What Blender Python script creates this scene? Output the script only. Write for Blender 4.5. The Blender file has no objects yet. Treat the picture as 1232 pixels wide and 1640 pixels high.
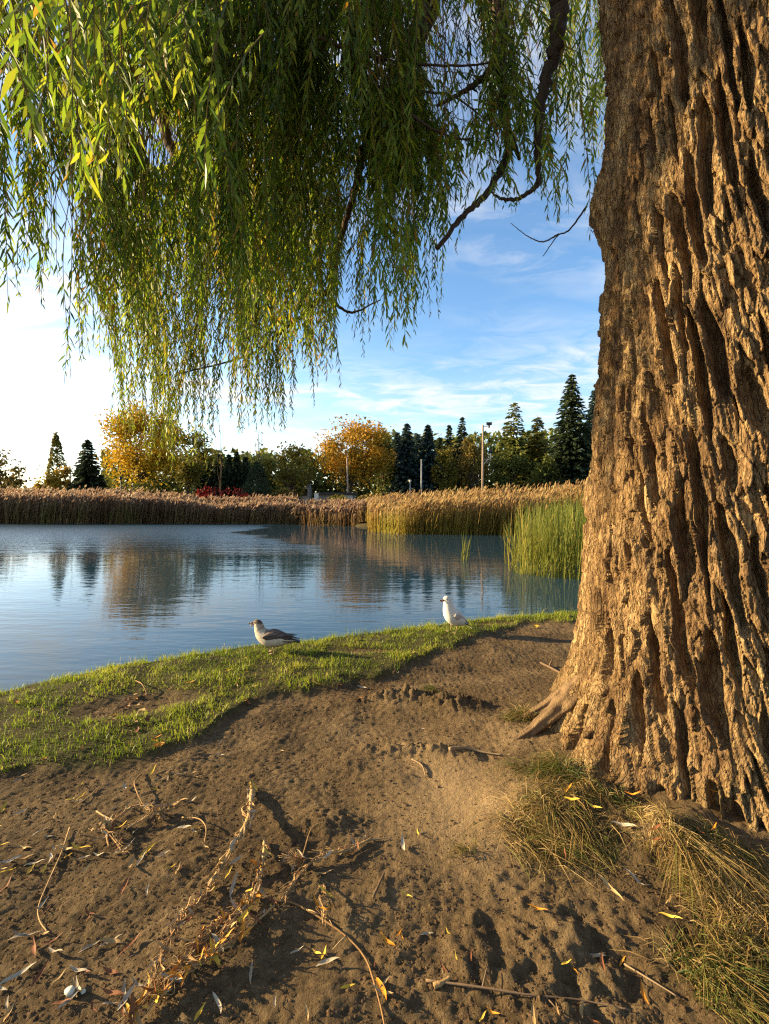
import bpy, bmesh, math, random
import numpy as np
from mathutils import Vector, Matrix

random.seed(7)
rng = np.random.default_rng(7)
scene = bpy.context.scene
COL = scene.collection

# ------------------------------------------------------------------ camera, light, exposure
CAM_Z = 1.45
F_PX = 760.0                     # focal length in pixels of a 1232 x 1640 picture
PITCH = math.radians(-1.5)
cam_data = bpy.data.cameras.new('camera')
cam_data.sensor_fit = 'VERTICAL'
cam_data.sensor_height = 24.0
cam_data.sensor_width = 24.0
cam_data.lens = F_PX / 1640.0 * 24.0
cam_data.clip_start = 0.05
cam_data.clip_end = 3000
cam = bpy.data.objects.new('camera', cam_data)
COL.objects.link(cam)
cam.location = (0, 0, CAM_Z)
cam.rotation_euler = (math.pi / 2 + PITCH, 0, 0)
scene.camera = cam

SUN_AZ = math.radians(-82)       # clockwise from +Y, so the sun stands to the left
SUN_EL = math.radians(16)
SUN_DIR = Vector((math.sin(SUN_AZ) * math.cos(SUN_EL), math.cos(SUN_AZ) * math.cos(SUN_EL), math.sin(SUN_EL)))
sd = bpy.data.lights.new('sun', 'SUN')
sd.energy = 5.0
sd.angle = math.radians(0.5)
sd.color = (1.0, 0.75, 0.39)
sun = bpy.data.objects.new('sun', sd)
COL.objects.link(sun)
sun.location = (-30, 0, 20)
sun.rotation_euler = SUN_DIR.to_track_quat('Z', 'Y').to_euler()

vs = scene.view_settings
vs.view_transform = 'Standard'
vs.look = 'None'
vs.gamma = 1.0
vs.use_curve_mapping = False
vs.exposure = 1.95
SKY_STRENGTH = 0.083
scene.cycles.use_denoising = False      # the denoiser would smear bark, soil and grass
scene.cycles.pixel_filter_type = 'BLACKMAN_HARRIS'
scene.cycles.filter_width = 1.25

world = bpy.data.worlds.new('World')
scene.world = world
world.use_nodes = True


ALBEDO = 0.68                    # overall level of the base colours below


class NT:
    """small wrapper for building node trees"""
    def __init__(self, tree):
        self.t = tree
        self.t.nodes.clear()

    def n(self, kind, ins=None, **props):
        nd = self.t.nodes.new(kind)
        for k, v in props.items():
            setattr(nd, k, v)
        for k, v in (ins or {}).items():
            s = nd.inputs[k]
            if hasattr(v, 'is_output'):
                self.t.links.new(v, s)
            else:
                s.default_value = v
        return nd

    def math(self, op, a, b=0.0, clamp=False):
        nd = self.n('ShaderNodeMath', {0: a, 1: b}, operation=op, use_clamp=clamp)
        return nd.outputs[0]

    def ramp(self, fac, stops, interp='LINEAR'):
        nd = self.n('ShaderNodeValToRGB', {'Fac': fac})
        cr = nd.color_ramp
        cr.interpolation = interp
        while len(cr.elements) < len(stops):
            cr.elements.new(0.5)
        for e, (p, c) in zip(cr.elements, stops):
            e.position = p
            e.color = tuple(ALBEDO * q for q in c[:3]) + (1.0,)
        return nd.outputs['Color']

    def mix(self, fac, a, b, blend='MIX'):
        nd = self.n('ShaderNodeMix', data_type='RGBA', blend_type=blend)
        for key, v in ((0, fac), (6, a), (7, b)):
            s = nd.inputs[key]
            if hasattr(v, 'is_output'):
                self.t.links.new(v, s)
            else:
                s.default_value = v if not isinstance(v, tuple) or len(v) == 4 else v + (1.0,)
        return nd.outputs[2]

    def noise(self, vec, scale, detail=4.0, rough=0.55, dist=0.0):
        nd = self.n('ShaderNodeTexNoise', {'Vector': vec, 'Scale': scale, 'Detail': detail,
                                           'Roughness': rough, 'Distortion': dist})
        return nd.outputs[0]

    def mapping(self, vec, loc=(0, 0, 0), rot=(0, 0, 0), scale=(1, 1, 1)):
        nd = self.n('ShaderNodeMapping', {'Vector': vec, 'Location': loc, 'Rotation': rot, 'Scale': scale})
        return nd.outputs[0]


def build_world():
    w = NT(world.node_tree)
    tc = w.n('ShaderNodeTexCoord')
    sky = w.n('ShaderNodeTexSky', sky_type='NISHITA', sun_disc=False, sun_elevation=SUN_EL,
              sun_rotation=SUN_AZ, altitude=150.0, air_density=1.0, dust_density=0.7, ozone_density=2.0)
    hs = w.n('ShaderNodeHueSaturation', {'Saturation': 1.15, 'Value': 1.0, 'Color': sky.outputs[0]})
    sep = w.n('ShaderNodeSeparateXYZ', {0: tc.outputs['Generated']})
    zc = w.math('ADD', w.math('MAXIMUM', sep.outputs[2], 0.0), 0.10)
    px = w.math('DIVIDE', sep.outputs[0], zc)
    py = w.math('DIVIDE', sep.outputs[1], zc)
    p = w.n('ShaderNodeCombineXYZ', {0: px, 1: py, 2: 0.0}).outputs[0]
    # thin cirrus: broad veils broken up by finer ripples
    m1 = w.mapping(p, loc=(3.2, 1.7, 0), rot=(0, 0, 0.5), scale=(0.55, 0.9, 1))
    veil = w.noise(m1, 1.1, 3.0, 0.5, 0.4)
    m2 = w.mapping(p, loc=(0.4, 5.1, 0), rot=(0, 0, -0.35), scale=(1.1, 1.75, 1))
    rip = w.noise(m2, 2.6, 7.0, 0.62, 0.6)
    a = w.math('MULTIPLY', w.math('SUBTRACT', veil, 0.36), 5.0, True)
    b = w.math('MULTIPLY', w.math('SUBTRACT', rip, 0.42), 3.2, True)
    cl = w.math('MULTIPLY', a, b)
    soft = w.math('MULTIPLY', w.math('SUBTRACT', veil, 0.42), 1.6, True)
    cl = w.math('ADD', w.math('MULTIPLY', cl, 0.95), w.math('MULTIPLY', soft, 0.35), True)
    up = w.math('MULTIPLY', sep.outputs[2], 12.0, True)
    cl = w.math('MULTIPLY', cl, up)
    # thin haze that brightens towards the sun
    sdir = w.n('ShaderNodeCombineXYZ', {0: SUN_DIR.x, 1: SUN_DIR.y, 2: SUN_DIR.z}).outputs[0]
    dt = w.n('ShaderNodeVectorMath', {0: tc.outputs['Generated'], 1: sdir}, operation='DOT_PRODUCT').outputs['Value']
    gl = w.math('POWER', w.math('MAXIMUM', dt, 0.0), 1.6)
    low = w.math('POWER', w.math('SUBTRACT', 1.0, w.math('MAXIMUM', sep.outputs[2], 0.0)), 3.4)
    gl = w.math('MULTIPLY', gl, low)
    hz = w.n('ShaderNodeEmission', {'Color': (1.0, 0.95, 0.86, 1), 'Strength': w.math('MULTIPLY', gl, 0.30)})
    bg = w.n('ShaderNodeBackground', {'Color': hs.outputs[0], 'Strength': SKY_STRENGTH})
    cb = w.n('ShaderNodeBackground', {'Color': (1.0, 0.97, 0.94, 1), 'Strength': 0.31})
    mx = w.n('ShaderNodeMixShader', {0: cl, 1: bg.outputs[0], 2: cb.outputs[0]})
    ad = w.n('ShaderNodeAddShader', {0: mx.outputs[0], 1: hz.outputs[0]})
    out = w.n('ShaderNodeOutputWorld', {'Surface': ad.outputs[0]})


build_world()

# ------------------------------------------------------------------ helpers
_perm = rng.permutation(256).astype(np.int64)
_perm = np.concatenate([_perm, _perm])
_g = rng.normal(size=(256, 3)).astype(np.float32)
_g /= np.linalg.norm(_g, axis=1, keepdims=True)


def pn(x, y, z):
    """gradient noise in about -0.7..0.7"""
    x = np.asarray(x, np.float32); y = np.asarray(y, np.float32); z = np.asarray(z, np.float32)
    x, y, z = np.broadcast_arrays(x, y, z)
    xi = np.floor(x).astype(np.int64); yi = np.floor(y).astype(np.int64); zi = np.floor(z).astype(np.int64)
    fx = x - xi; fy = y - yi; fz = z - zi
    u = fx * fx * fx * (fx * (fx * 6 - 15) + 10)
    v = fy * fy * fy * (fy * (fy * 6 - 15) + 10)
    w = fz * fz * fz * (fz * (fz * 6 - 15) + 10)
    xi &= 255; yi &= 255; zi &= 255
    res = 0
    for dx in (0, 1):
        ax = _perm[(xi + dx) & 255]
        wx = u if dx else 1 - u
        for dy in (0, 1):
            ay = _perm[(ax + yi + dy) & 255]
            wy = v if dy else 1 - v
            for dz in (0, 1):
                h = _perm[(ay + zi + dz) & 255]
                g = _g[h]
                wz = w if dz else 1 - w
                res = res + wx * wy * wz * (g[..., 0] * (fx - dx) + g[..., 1] * (fy - dy) + g[..., 2] * (fz - dz))
    return res


def worley(U, V, asp, nv):
    """nearest and second nearest feature distances, a random number per cell and the offset from its point"""
    ui = np.floor(U).astype(np.int64); vi = np.floor(V).astype(np.int64)
    F1 = np.full(U.shape, 9.0); F2 = np.full(U.shape, 9.0)
    K = np.zeros(U.shape); OX = np.zeros(U.shape); OY = np.zeros(U.shape)
    for du in (-1, 0, 1):
        a = ui + du
        for dv in range(-nv, nv + 1):
            b = vi + dv
            h = _perm[(_perm[a & 255] + b) & 255]
            dx = U - (a + 0.08 + 0.84 * ((h * 0.61803) % 1.0))
            dy = (V - (b + (_perm[h] * 0.7548776) % 1.0 + 0.5 * (a & 1))) * asp
            q = np.hypot(dx, dy)
            near = q < F1
            F2 = np.where(near, F1, np.minimum(F2, q))
            F1 = np.where(near, q, F1)
            K = np.where(near, (h * 0.3819 + _perm[(h + 7) & 255] * 0.1234) % 1.0, K)
            OX = np.where(near, dx, OX); OY = np.where(near, dy, OY)
    return F1, F2, K, OX, OY


def sstep(a, b, x):
    t = np.clip((x - a) / (b - a), 0, 1)
    return t * t * (3 - 2 * t)


def np_mesh(name, V, polys, mat=None, fattr=None, vattr=None, smooth=False):
    """polys: list of int arrays (n,k)"""
    me = bpy.data.meshes.new(name)
    V = np.ascontiguousarray(V, np.float32).reshape(-1, 3)
    me.vertices.add(len(V))
    me.vertices.foreach_set('co', V.ravel())
    loops = np.concatenate([np.asarray(p, np.int32).ravel() for p in polys])
    sizes = np.concatenate([np.full(len(p), np.asarray(p).shape[1], np.int32) for p in polys])
    starts = np.concatenate([[0], np.cumsum(sizes)[:-1]]).astype(np.int32)
    me.loops.add(len(loops))
    me.loops.foreach_set('vertex_index', loops)
    me.polygons.add(len(sizes))
    me.polygons.foreach_set('loop_start', starts)
    for k, v in (fattr or {}).items():
        a = me.attributes.new(k, 'FLOAT', 'FACE')
        a.data.foreach_set('value', np.ascontiguousarray(v, np.float32))
    for k, v in (vattr or {}).items():
        a = me.attributes.new(k, 'FLOAT', 'POINT')
        a.data.foreach_set('value', np.ascontiguousarray(v, np.float32))
    me.update(calc_edges=True)
    me.validate()
    if smooth:
        me.polygons.foreach_set('use_smooth', np.ones(len(sizes), bool))
    if mat:
        me.materials.append(mat)
    return me


def link(name, me, parent=None, **props):
    o = bpy.data.objects.new(name, me)
    COL.objects.link(o)
    if parent is not None:
        o.parent = parent
    for k, v in props.items():
        if v is not None:
            o[k] = v
    return o


def empty(name, loc, label=None, cat=None, group=None, rz=0.0):
    o = link(name, None, None, label=label, category=cat, group=group)
    o.location = loc
    o.rotation_euler = (0, 0, rz)
    o.empty_display_size = 0.2
    return o


_cr = cam.rotation_euler.to_matrix()


def at(px, py, depth):
    """the point of the place seen at photo pixel px, py, whose y is depth"""
    d = _cr @ Vector(((px - 616) / F_PX, -(py - 820) / F_PX, -1.0))
    return Vector((0, 0, CAM_Z)) + d * (depth / d.y)


def on_ground(px, py, z=0.0):
    d = _cr @ Vector(((px - 616) / F_PX, -(py - 820) / F_PX, -1.0))
    p = Vector((0, 0, CAM_Z)) + d * ((z - CAM_Z) / d.z)
    for _ in range(3):
        z = float(ground_h(np.array([p.x]), np.array([p.y]))[0])
        p = Vector((0, 0, CAM_Z)) + d * ((z - CAM_Z) / d.z)
    return p


class Build:
    """collects tubes and blades as arrays"""
    def __init__(self):
        self.V = []; self.F4 = []; self.F3 = []; self.n = 0; self.r4 = []; self.r3 = []

    def tube(self, pts, rads, sides=6, wob=0.0, cap=True, r=None):
        pts = [Vector(p) for p in pts]
        base = self.n
        prev = None
        for i, (p, rad) in enumerate(zip(pts, rads)):
            t = (pts[min(i + 1, len(pts) - 1)] - pts[max(i - 1, 0)])
            if t.length < 1e-9:
                t = Vector((0, 0, 1))
            t.normalize()
            if prev is None:
                a = Vector((1, 0, 0)) if abs(t.x) < 0.8 else Vector((0, 1, 0))
            else:
                a = prev
            a = (a - t * a.dot(t)).normalized()
            prev = a
            b = t.cross(a)
            for k in range(sides):
                an = 2 * math.pi * k / sides
                rr = rad * (1 + wob * random.uniform(-1, 1))
                self.V.append(p + (a * math.cos(an) + b * math.sin(an)) * rr)
        self.n += len(pts) * sides
        rv = random.random() if r is None else r
        for i in range(len(pts) - 1):
            for k in range(sides):
                k2 = (k + 1) % sides
                self.F4.append((base + i * sides + k, base + i * sides + k2,
                                base + (i + 1) * sides + k2, base + (i + 1) * sides + k))
                self.r4.append(rv)
        if cap:
            for i in (0, len(pts) - 1):
                c = self.n
                self.V.append(pts[i]); self.n += 1
                for k in range(sides):
                    k2 = (k + 1) % sides
                    q = (base + i * sides + k, base + i * sides + k2, c)
                    self.F3.append(q if i else (q[1], q[0], q[2]))
                    self.r3.append(rv)

    def quad(self, a, b, c, d, r=0.5):
        self.V += [a, b, c, d]
        self.F4.append((self.n, self.n + 1, self.n + 2, self.n + 3)); self.r4.append(r)
        self.n += 4

    def tri(self, a, b, c, r=0.5):
        self.V += [a, b, c]
        self.F3.append((self.n, self.n + 1, self.n + 2)); self.r3.append(r)
        self.n += 3

    def mesh(self, name, mat, smooth=False):
        V = np.array([tuple(v) for v in self.V], np.float32)
        polys = []; r = []
        if self.F4:
            polys.append(np.array(self.F4)); r += self.r4
        if self.F3:
            polys.append(np.array(self.F3)); r += self.r3
        return np_mesh(name, V, polys, mat, {'rnd': np.array(r)}, smooth=smooth)


def smooth_path(pts, n=8):
    """catmull-rom through the points"""
    P = [Vector(p) for p in pts]
    P = [P[0] * 2 - P[1]] + P + [P[-1] * 2 - P[-2]]
    out = []
    for i in range(1, len(P) - 2):
        for k in range(n):
            t = k / n
            a, b, c, d = P[i - 1], P[i], P[i + 1], P[i + 2]
            out.append(0.5 * ((2 * b) + (c - a) * t + (2 * a - 5 * b + 4 * c - d) * t * t + (3 * b - a - 3 * c + d) * t ** 3))
    out.append(P[-2])
    return out


# ------------------------------------------------------------------ materials
def new_mat(name):
    m = bpy.data.materials.new(name)
    m.use_nodes = True
    return m, NT(m.node_tree)


def leaf_mat(name, stops, trans=0.4, rough=0.55, noise_scale=0.0, spec=0.25, hgrad=None):
    """thin leaf: colour by a random number per face, light passes through"""
    m, t = new_mat(name)
    at_ = t.n('ShaderNodeAttribute', attribute_name='rnd')
    fac = at_.outputs['Fac']
    if noise_scale:
        tc = t.n('ShaderNodeTexCoord')
        nz = t.noise(tc.outputs['Object'], noise_scale, 2.0, 0.5)
        nz = t.math('MULTIPLY', t.math('SUBTRACT', nz, 0.28), 2.2, True)
        fac = t.math('ADD', t.math('MULTIPLY', fac, 0.45), t.math('MULTIPLY', nz, 0.55), True)
    col = t.ramp(fac, stops)
    if hgrad:
        ha = t.n('ShaderNodeAttribute', attribute_name='hgt').outputs['Fac']
        col2 = t.ramp(fac, hgrad[1])
        col = t.mix(t.math('MULTIPLY', t.math('SUBTRACT', ha, hgrad[0]), 1.0 / (1 - hgrad[0]), True), col, col2)
    d = t.n('ShaderNodeBsdfPrincipled', {'Base Color': col, 'Roughness': rough})
    d.inputs['Specular IOR Level'].default_value = spec
    tr = t.n('ShaderNodeBsdfTranslucent', {'Color': t.mix(0.5, col, (1.0, 0.9, 0.25), 'MULTIPLY') if False else col})
    mx = t.n('ShaderNodeMixShader', {0: trans, 1: d.outputs[0], 2: tr.outputs[0]})
    t.n('ShaderNodeOutputMaterial', {'Surface': mx.outputs[0]})
    return m


def plain_mat(name, c1, c2, scale=8.0, rough=0.8, bump=0.3, bdist=0.01, detail=6.0, stretch=(1, 1, 1), spec=0.3, metal=0.0):
    m, t = new_mat(name)
    tc = t.n('ShaderNodeTexCoord')
    v = t.mapping(tc.outputs['Object'], scale=stretch)
    nz = t.noise(v, scale, detail, 0.6)
    col = t.ramp(nz, [(0.3, c1), (0.7, c2)])
    fine = t.noise(v, scale * 5, 4.0, 0.6)
    bp = t.n('ShaderNodeBump', {'Strength': bump, 'Distance': bdist, 'Height': fine})
    d = t.n('ShaderNodeBsdfPrincipled', {'Base Color': col, 'Roughness': rough, 'Normal': bp.outputs[0], 'Metallic': metal})
    d.inputs['Specular IOR Level'].default_value = spec
    t.n('ShaderNodeOutputMaterial', {'Surface': d.outputs[0]})
    return m


def rnd_mat(name, stops, rough=0.8, bump=0.2, scale=60.0):
    m, t = new_mat(name)
    a = t.n('ShaderNodeAttribute', attribute_name='rnd').outputs['Fac']
    tc = t.n('ShaderNodeTexCoord')
    nz = t.noise(tc.outputs['Object'], scale, 4.0, 0.6)
    fac = t.math('ADD', t.math('MULTIPLY', a, 0.6), t.math('MULTIPLY', nz, 0.4), True)
    bp = t.n('ShaderNodeBump', {'Strength': bump, 'Distance': 0.004, 'Height': nz})
    d = t.n('ShaderNodeBsdfPrincipled', {'Base Color': t.ramp(fac, stops), 'Roughness': rough, 'Normal': bp.outputs[0]})
    d.inputs['Specular IOR Level'].default_value = 0.2
    t.n('ShaderNodeOutputMaterial', {'Surface': d.outputs[0]})
    return m


def ground_material():
    m, t = new_mat('earth')
    geo = t.n('ShaderNodeNewGeometry').outputs['Position']
    dry = t.n('ShaderNodeAttribute', attribute_name='dry').outputs['Fac']
    turf = t.n('ShaderNodeAttribute', attribute_name='turf').outputs['Fac']
    far = t.n('ShaderNodeAttribute', attribute_name='far').outputs['Fac']
    n1 = t.noise(geo, 2.3, 5.0, 0.6)
    n2 = t.noise(geo, 34.0, 6.0, 0.7)
    n3 = t.noise(geo, 95.0, 5.0, 0.7)
    c = t.ramp(t.math('ADD', t.math('MULTIPLY', n1, 0.5), t.math('MULTIPLY', n2, 0.5)),
               [(0.36, (0.052, 0.034, 0.018)), (0.50, (0.145, 0.098, 0.050)), (0.64, (0.27, 0.190, 0.102))])
    cd = t.ramp(n2, [(0.3, (0.32, 0.215, 0.108)), (0.7, (0.48, 0.335, 0.178))])
    c = t.mix(dry, c, cd)
    ct = t.ramp(n2, [(0.3, (0.05, 0.04, 0.015)), (0.7, (0.09, 0.085, 0.025))])
    c = t.mix(turf, c, ct)
    cf = t.ramp(t.noise(geo, 0.35, 6.0, 0.6), [(0.3, (0.06, 0.055, 0.02)), (0.7, (0.14, 0.10, 0.045))])
    c = t.mix(far, c, cf)
    hh = t.math('ADD', t.math('MULTIPLY', n2, 0.8), t.math('MULTIPLY', n3, 0.8))
    bp = t.n('ShaderNodeBump', {'Strength': 1.0, 'Distance': 0.022, 'Height': hh})
    d = t.n('ShaderNodeBsdfPrincipled', {'Base Color': c, 'Roughness': 0.95, 'Normal': bp.outputs[0]})
    d.inputs['Specular IOR Level'].default_value = 0.12
    t.n('ShaderNodeOutputMaterial', {'Surface': d.outputs[0]})
    return m


def bark_material():
    m, t = new_mat('willow_bark')
    tc = t.n('ShaderNodeTexCoord').outputs['Object']
    v = t.mapping(tc, scale=(1, 1, 0.4))
    n1 = t.noise(v, 5.0, 5.0, 0.6)
    n2 = t.noise(v, 34.0, 6.0, 0.65)
    n3 = t.noise(t.mapping(tc, scale=(1, 1, 0.55)), 120.0, 5.0, 0.65)
    fac = t.math('ADD', t.math('MULTIPLY', n1, 0.5), t.math('MULTIPLY', n2, 0.5))
    c = t.ramp(fac, [(0.38, (0.095, 0.052, 0.024)), (0.5, (0.26, 0.160, 0.072)), (0.61, (0.50, 0.340, 0.160))])
    grey = t.math('MULTIPLY', t.math('SUBTRACT', t.noise(t.mapping(tc, scale=(1, 1, 0.5)), 9.0, 4.0, 0.6), 0.5), 3.5, True)
    c = t.mix(t.math('MULTIPLY', grey, 0.45), c, (0.24, 0.175, 0.10))
    moss = t.math('MULTIPLY', t.math('SUBTRACT', t.noise(tc, 2.2, 4.0, 0.6), 0.5), 3.0, True)
    sp = t.n('ShaderNodeSeparateXYZ', {0: tc}).outputs[2]
    lowm = t.math('SUBTRACT', 1.0, t.math('MULTIPLY', sp, 0.9, True), True)
    c = t.mix(t.math('MULTIPLY', t.math('MULTIPLY', moss, lowm), 0.5), c, (0.15, 0.125, 0.04))
    wob = t.n('ShaderNodeVectorMath', {0: t.mapping(tc, scale=(1, 1, 0.13)), 1: t.n('ShaderNodeVectorMath', {0: t.n('ShaderNodeTexNoise', {'Vector': tc, 'Scale': 22.0, 'Detail': 3.0}).outputs['Color'], 1: (0.03, 0.03, 0.03)}, operation='MULTIPLY').outputs[0]}, operation='ADD').outputs[0]
    ck = t.n('ShaderNodeTexVoronoi', {'Vector': wob, 'Scale': 46.0}, feature='DISTANCE_TO_EDGE').outputs['Distance']
    ck = t.math('MULTIPLY', ck, 7.0, True)
    fib = t.noise(t.mapping(tc, scale=(1, 1, 0.12)), 110.0, 4.0, 0.6)
    c = t.mix(t.math('MULTIPLY', t.math('SUBTRACT', 1.0, ck, True), 0.55), c, (0.065, 0.036, 0.018))
    hh = t.math('ADD', t.math('MULTIPLY', n2, 0.8), t.math('MULTIPLY', n3, 0.4))
    hh = t.math('ADD', hh, t.math('ADD', t.math('MULTIPLY', ck, 0.35), t.math('MULTIPLY', fib, 0.45)))
    bp = t.n('ShaderNodeBump', {'Strength': 1.0, 'Distance': 0.022, 'Height': hh})
    d = t.n('ShaderNodeBsdfPrincipled', {'Base Color': c, 'Roughness': 0.9, 'Normal': bp.outputs[0]})
    d.inputs['Specular IOR Level'].default_value = 0.15
    t.n('ShaderNodeOutputMaterial', {'Surface': d.outputs[0]})
    return m


def water_material():
    m, t = new_mat('pond_water')
    geo = t.n('ShaderNodeNewGeometry').outputs['Position']
    sp = t.n('ShaderNodeSeparateXYZ', {0: geo})
    # calm lee of the reeds on the far right, wind ripples elsewhere
    lee = t.noise(t.mapping(geo, scale=(0.10, 0.06, 1)), 1.0, 2.0, 0.5)
    yy = t.math('MULTIPLY', t.math('SUBTRACT', t.math('ADD', sp.outputs[1], t.math('MULTIPLY', sp.outputs[0], 0.9)), 16.0), 0.09, True)
    rt = t.math('MULTIPLY', t.math('ADD', sp.outputs[0], 9.0), 0.2, True)
    calm = t.math('MULTIPLY', yy, rt)
    calm = t.math('MULTIPLY', calm, t.math('MULTIPLY', t.math('ADD', lee, 0.35), 1.2, True))
    xb = t.math('SUBTRACT', t.math('MULTIPLY', t.math('MINIMUM', t.math('SUBTRACT', sp.outputs[1], 20.0), 5.0), -0.72), 3.6)
    xb = t.math('ADD', xb, t.math('MULTIPLY', t.math('SUBTRACT', t.noise(t.mapping(geo, scale=(0.3, 0.5, 1)), 1.0, 3.0, 0.6), 0.5), 5.0))
    windy = t.math('MULTIPLY', t.math('MULTIPLY', t.math('SUBTRACT', sp.outputs[1], 15.0), 0.09, True),
                   t.math('MULTIPLY', t.math('SUBTRACT', xb, sp.outputs[0]), 0.8, True))
    amp = t.math('SUBTRACT', t.math('ADD', 0.66, t.math('MULTIPLY', windy, 11.0)), t.math('MULTIPLY', calm, 0.30))
    a = t.noise(t.mapping(geo, rot=(0, 0, 0.25), scale=(0.40, 1.9, 1)), 1.5, 2.0, 0.5, 0.3)
    b = t.noise(t.mapping(geo, rot=(0, 0, -0.3), scale=(1.3, 4.2, 1)), 2.6, 2.0, 0.5, 0.2)
    hh = t.math('ADD', t.math('MULTIPLY', a, 0.7), t.math('MULTIPLY', b, 0.3))
    bp = t.n('ShaderNodeBump', {'Strength': t.math('MULTIPLY', amp, 0.20), 'Distance': 0.06, 'Height': hh})
    d = t.n('ShaderNodeBsdfPrincipled', {'Base Color': (0.014, 0.036, 0.055, 1), 'Roughness': t.math('ADD', 0.02, t.math('MULTIPLY', windy, 0.30)), 'IOR': 1.33, 'Normal': bp.outputs[0]})
    d.inputs['Specular IOR Level'].default_value = 0.5
    t.n('ShaderNodeOutputMaterial', {'Surface': d.outputs[0]})
    return m


M_EARTH = ground_material()
M_BARK = bark_material()
M_WATER = water_material()
M_LIMB = plain_mat('limb_bark', (0.055, 0.035, 0.022), (0.12, 0.08, 0.05), 14, 0.9, 0.6, 0.01, stretch=(1, 1, 0.4))
M_TWIG = rnd_mat('green_twig', [(0.2, (0.16, 0.10, 0.03)), (0.8, (0.30, 0.20, 0.06))], 0.6)
M_LEAF = leaf_mat('willow_leaf', [(0.0, (0.055, 0.11, 0.014)), (0.4, (0.18, 0.28, 0.02)), (0.7, (0.38, 0.44, 0.028)),
                                  (0.93, (0.38, 0.33, 0.03)), (1.0, (0.42, 0.22, 0.03))], 0.60, 0.45, spec=0.3)
M_LEAF_FAR = leaf_mat('willow_leaf_sunlit_yellow', [(0.0, (0.10, 0.16, 0.018)), (0.4, (0.24, 0.31, 0.024)), (0.75, (0.40, 0.39, 0.035)),
                                                (1.0, (0.42, 0.27, 0.04))], 0.5, 0.45, spec=0.3)  # yellower than willow_leaf and lighter, with sunlit brightness put into the colour
M_GRASS = leaf_mat('turf_grass', [(0.0, (0.09, 0.15, 0.014)), (0.45, (0.28, 0.36, 0.026)), (0.8, (0.48, 0.48, 0.045)), (1.0, (0.70, 0.53, 0.18))], 0.42, 0.5)
M_DRYGRASS = leaf_mat('dry_grass', [(0.0, (0.06, 0.10, 0.014)), (0.3, (0.16, 0.17, 0.03)), (0.5, (0.26, 0.17, 0.055)), (0.8, (0.38, 0.24, 0.085)), (1.0, (0.52, 0.38, 0.17))], 0.3, 0.6)

# ------------------------------------------------------------------ terrain
POND = np.array([(-75, -25), (-30, -10), (-8, 0.2), (-2.88, 3.50), (-2.28, 4.10), (-1.21, 4.66), (-0.1, 5.08), (1.0, 5.62), (2.48, 6.08),
                 (5.0, 6.8), (7.5, 9), (9.5, 14), (10, 22), (9, 28.5), (2, 29.5), (-1.0, 30.5), (-2, 34), (-5, 38.5), (-20, 39.5),
                 (-45, 39), (-80, 34)], float)
BANK_X = [-12, -8, -2.88, -2.28, -1.21, -0.1, 1.0, 2.48, 5.0, 8]
BANK_Y = [-3, 0.2, 3.50, 4.10, 4.66, 5.08, 5.62, 6.08, 6.8, 8]
TURF_X = [-12, -6, -2.05, -1.35, -1.12, -0.96, -0.54, 0.18, 0.50, 1.26, 2.3, 5]
TURF_Y = [-5, -0.6, 2.42, 2.56, 2.92, 3.37, 3.55, 3.92, 4.55, 5.2, 5.6, 6.2]
WATER_Z = -0.35
TC = np.array([2.15, 2.90])      # centre of the big trunk


def pond_dist(X, Y):
    """signed distance to the pond outline, positive in the pond"""
    d = np.full(X.shape, 1e9)
    inside = np.zeros(X.shape, bool)
    n = len(POND)
    for i in range(n):
        ax, ay = POND[i]; bx, by = POND[(i + 1) % n]
        ex, ey = bx - ax, by - ay
        t = np.clip(((X - ax) * ex + (Y - ay) * ey) / (ex * ex + ey * ey), 0, 1)
        d = np.minimum(d, np.hypot(X - ax - t * ex, Y - ay - t * ey))
        c = ((ay > Y) != (by > Y)) & (X < ex * (Y - ay) / (ey if abs(ey) > 1e-9 else 1e-9) + ax)
        inside ^= c
    return np.where(inside, d, -d)


def turf_mask(X, Y):
    """1 on the grassed bank strip, 0 on bare earth"""
    n = pn(X * 2.1, Y * 2.1, 0.3) * 0.22 + pn(X * 7, Y * 7, 4.0) * 0.10
    lo = np.interp(X, TURF_X, TURF_Y)
    m = sstep(-0.06, 0.10, (Y - lo) * 0.8 + n)
    # the bare patch within the grass on the left
    bare = np.exp(-(((X + 1.78) / 0.42) ** 2 + ((Y - 3.28 - 0.25 * (X + 1.78)) / 0.20) ** 2) ** 1.5)
    bare2 = np.exp(-(((X + 0.15) / 0.30) ** 2 + ((Y - 4.45) / 0.09) ** 2) ** 1.5)
    bare3 = np.exp(-(((X - 1.25) / 0.35) ** 2 + ((Y - 5.45) / 0.07) ** 2) ** 1.5)
    m = m * (1 - np.clip(1.15 * bare + 0.8 * bare2 + 0.7 * bare3 + n * (bare > 0.1), 0, 1))
    return np.clip(m, 0, 1)


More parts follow.
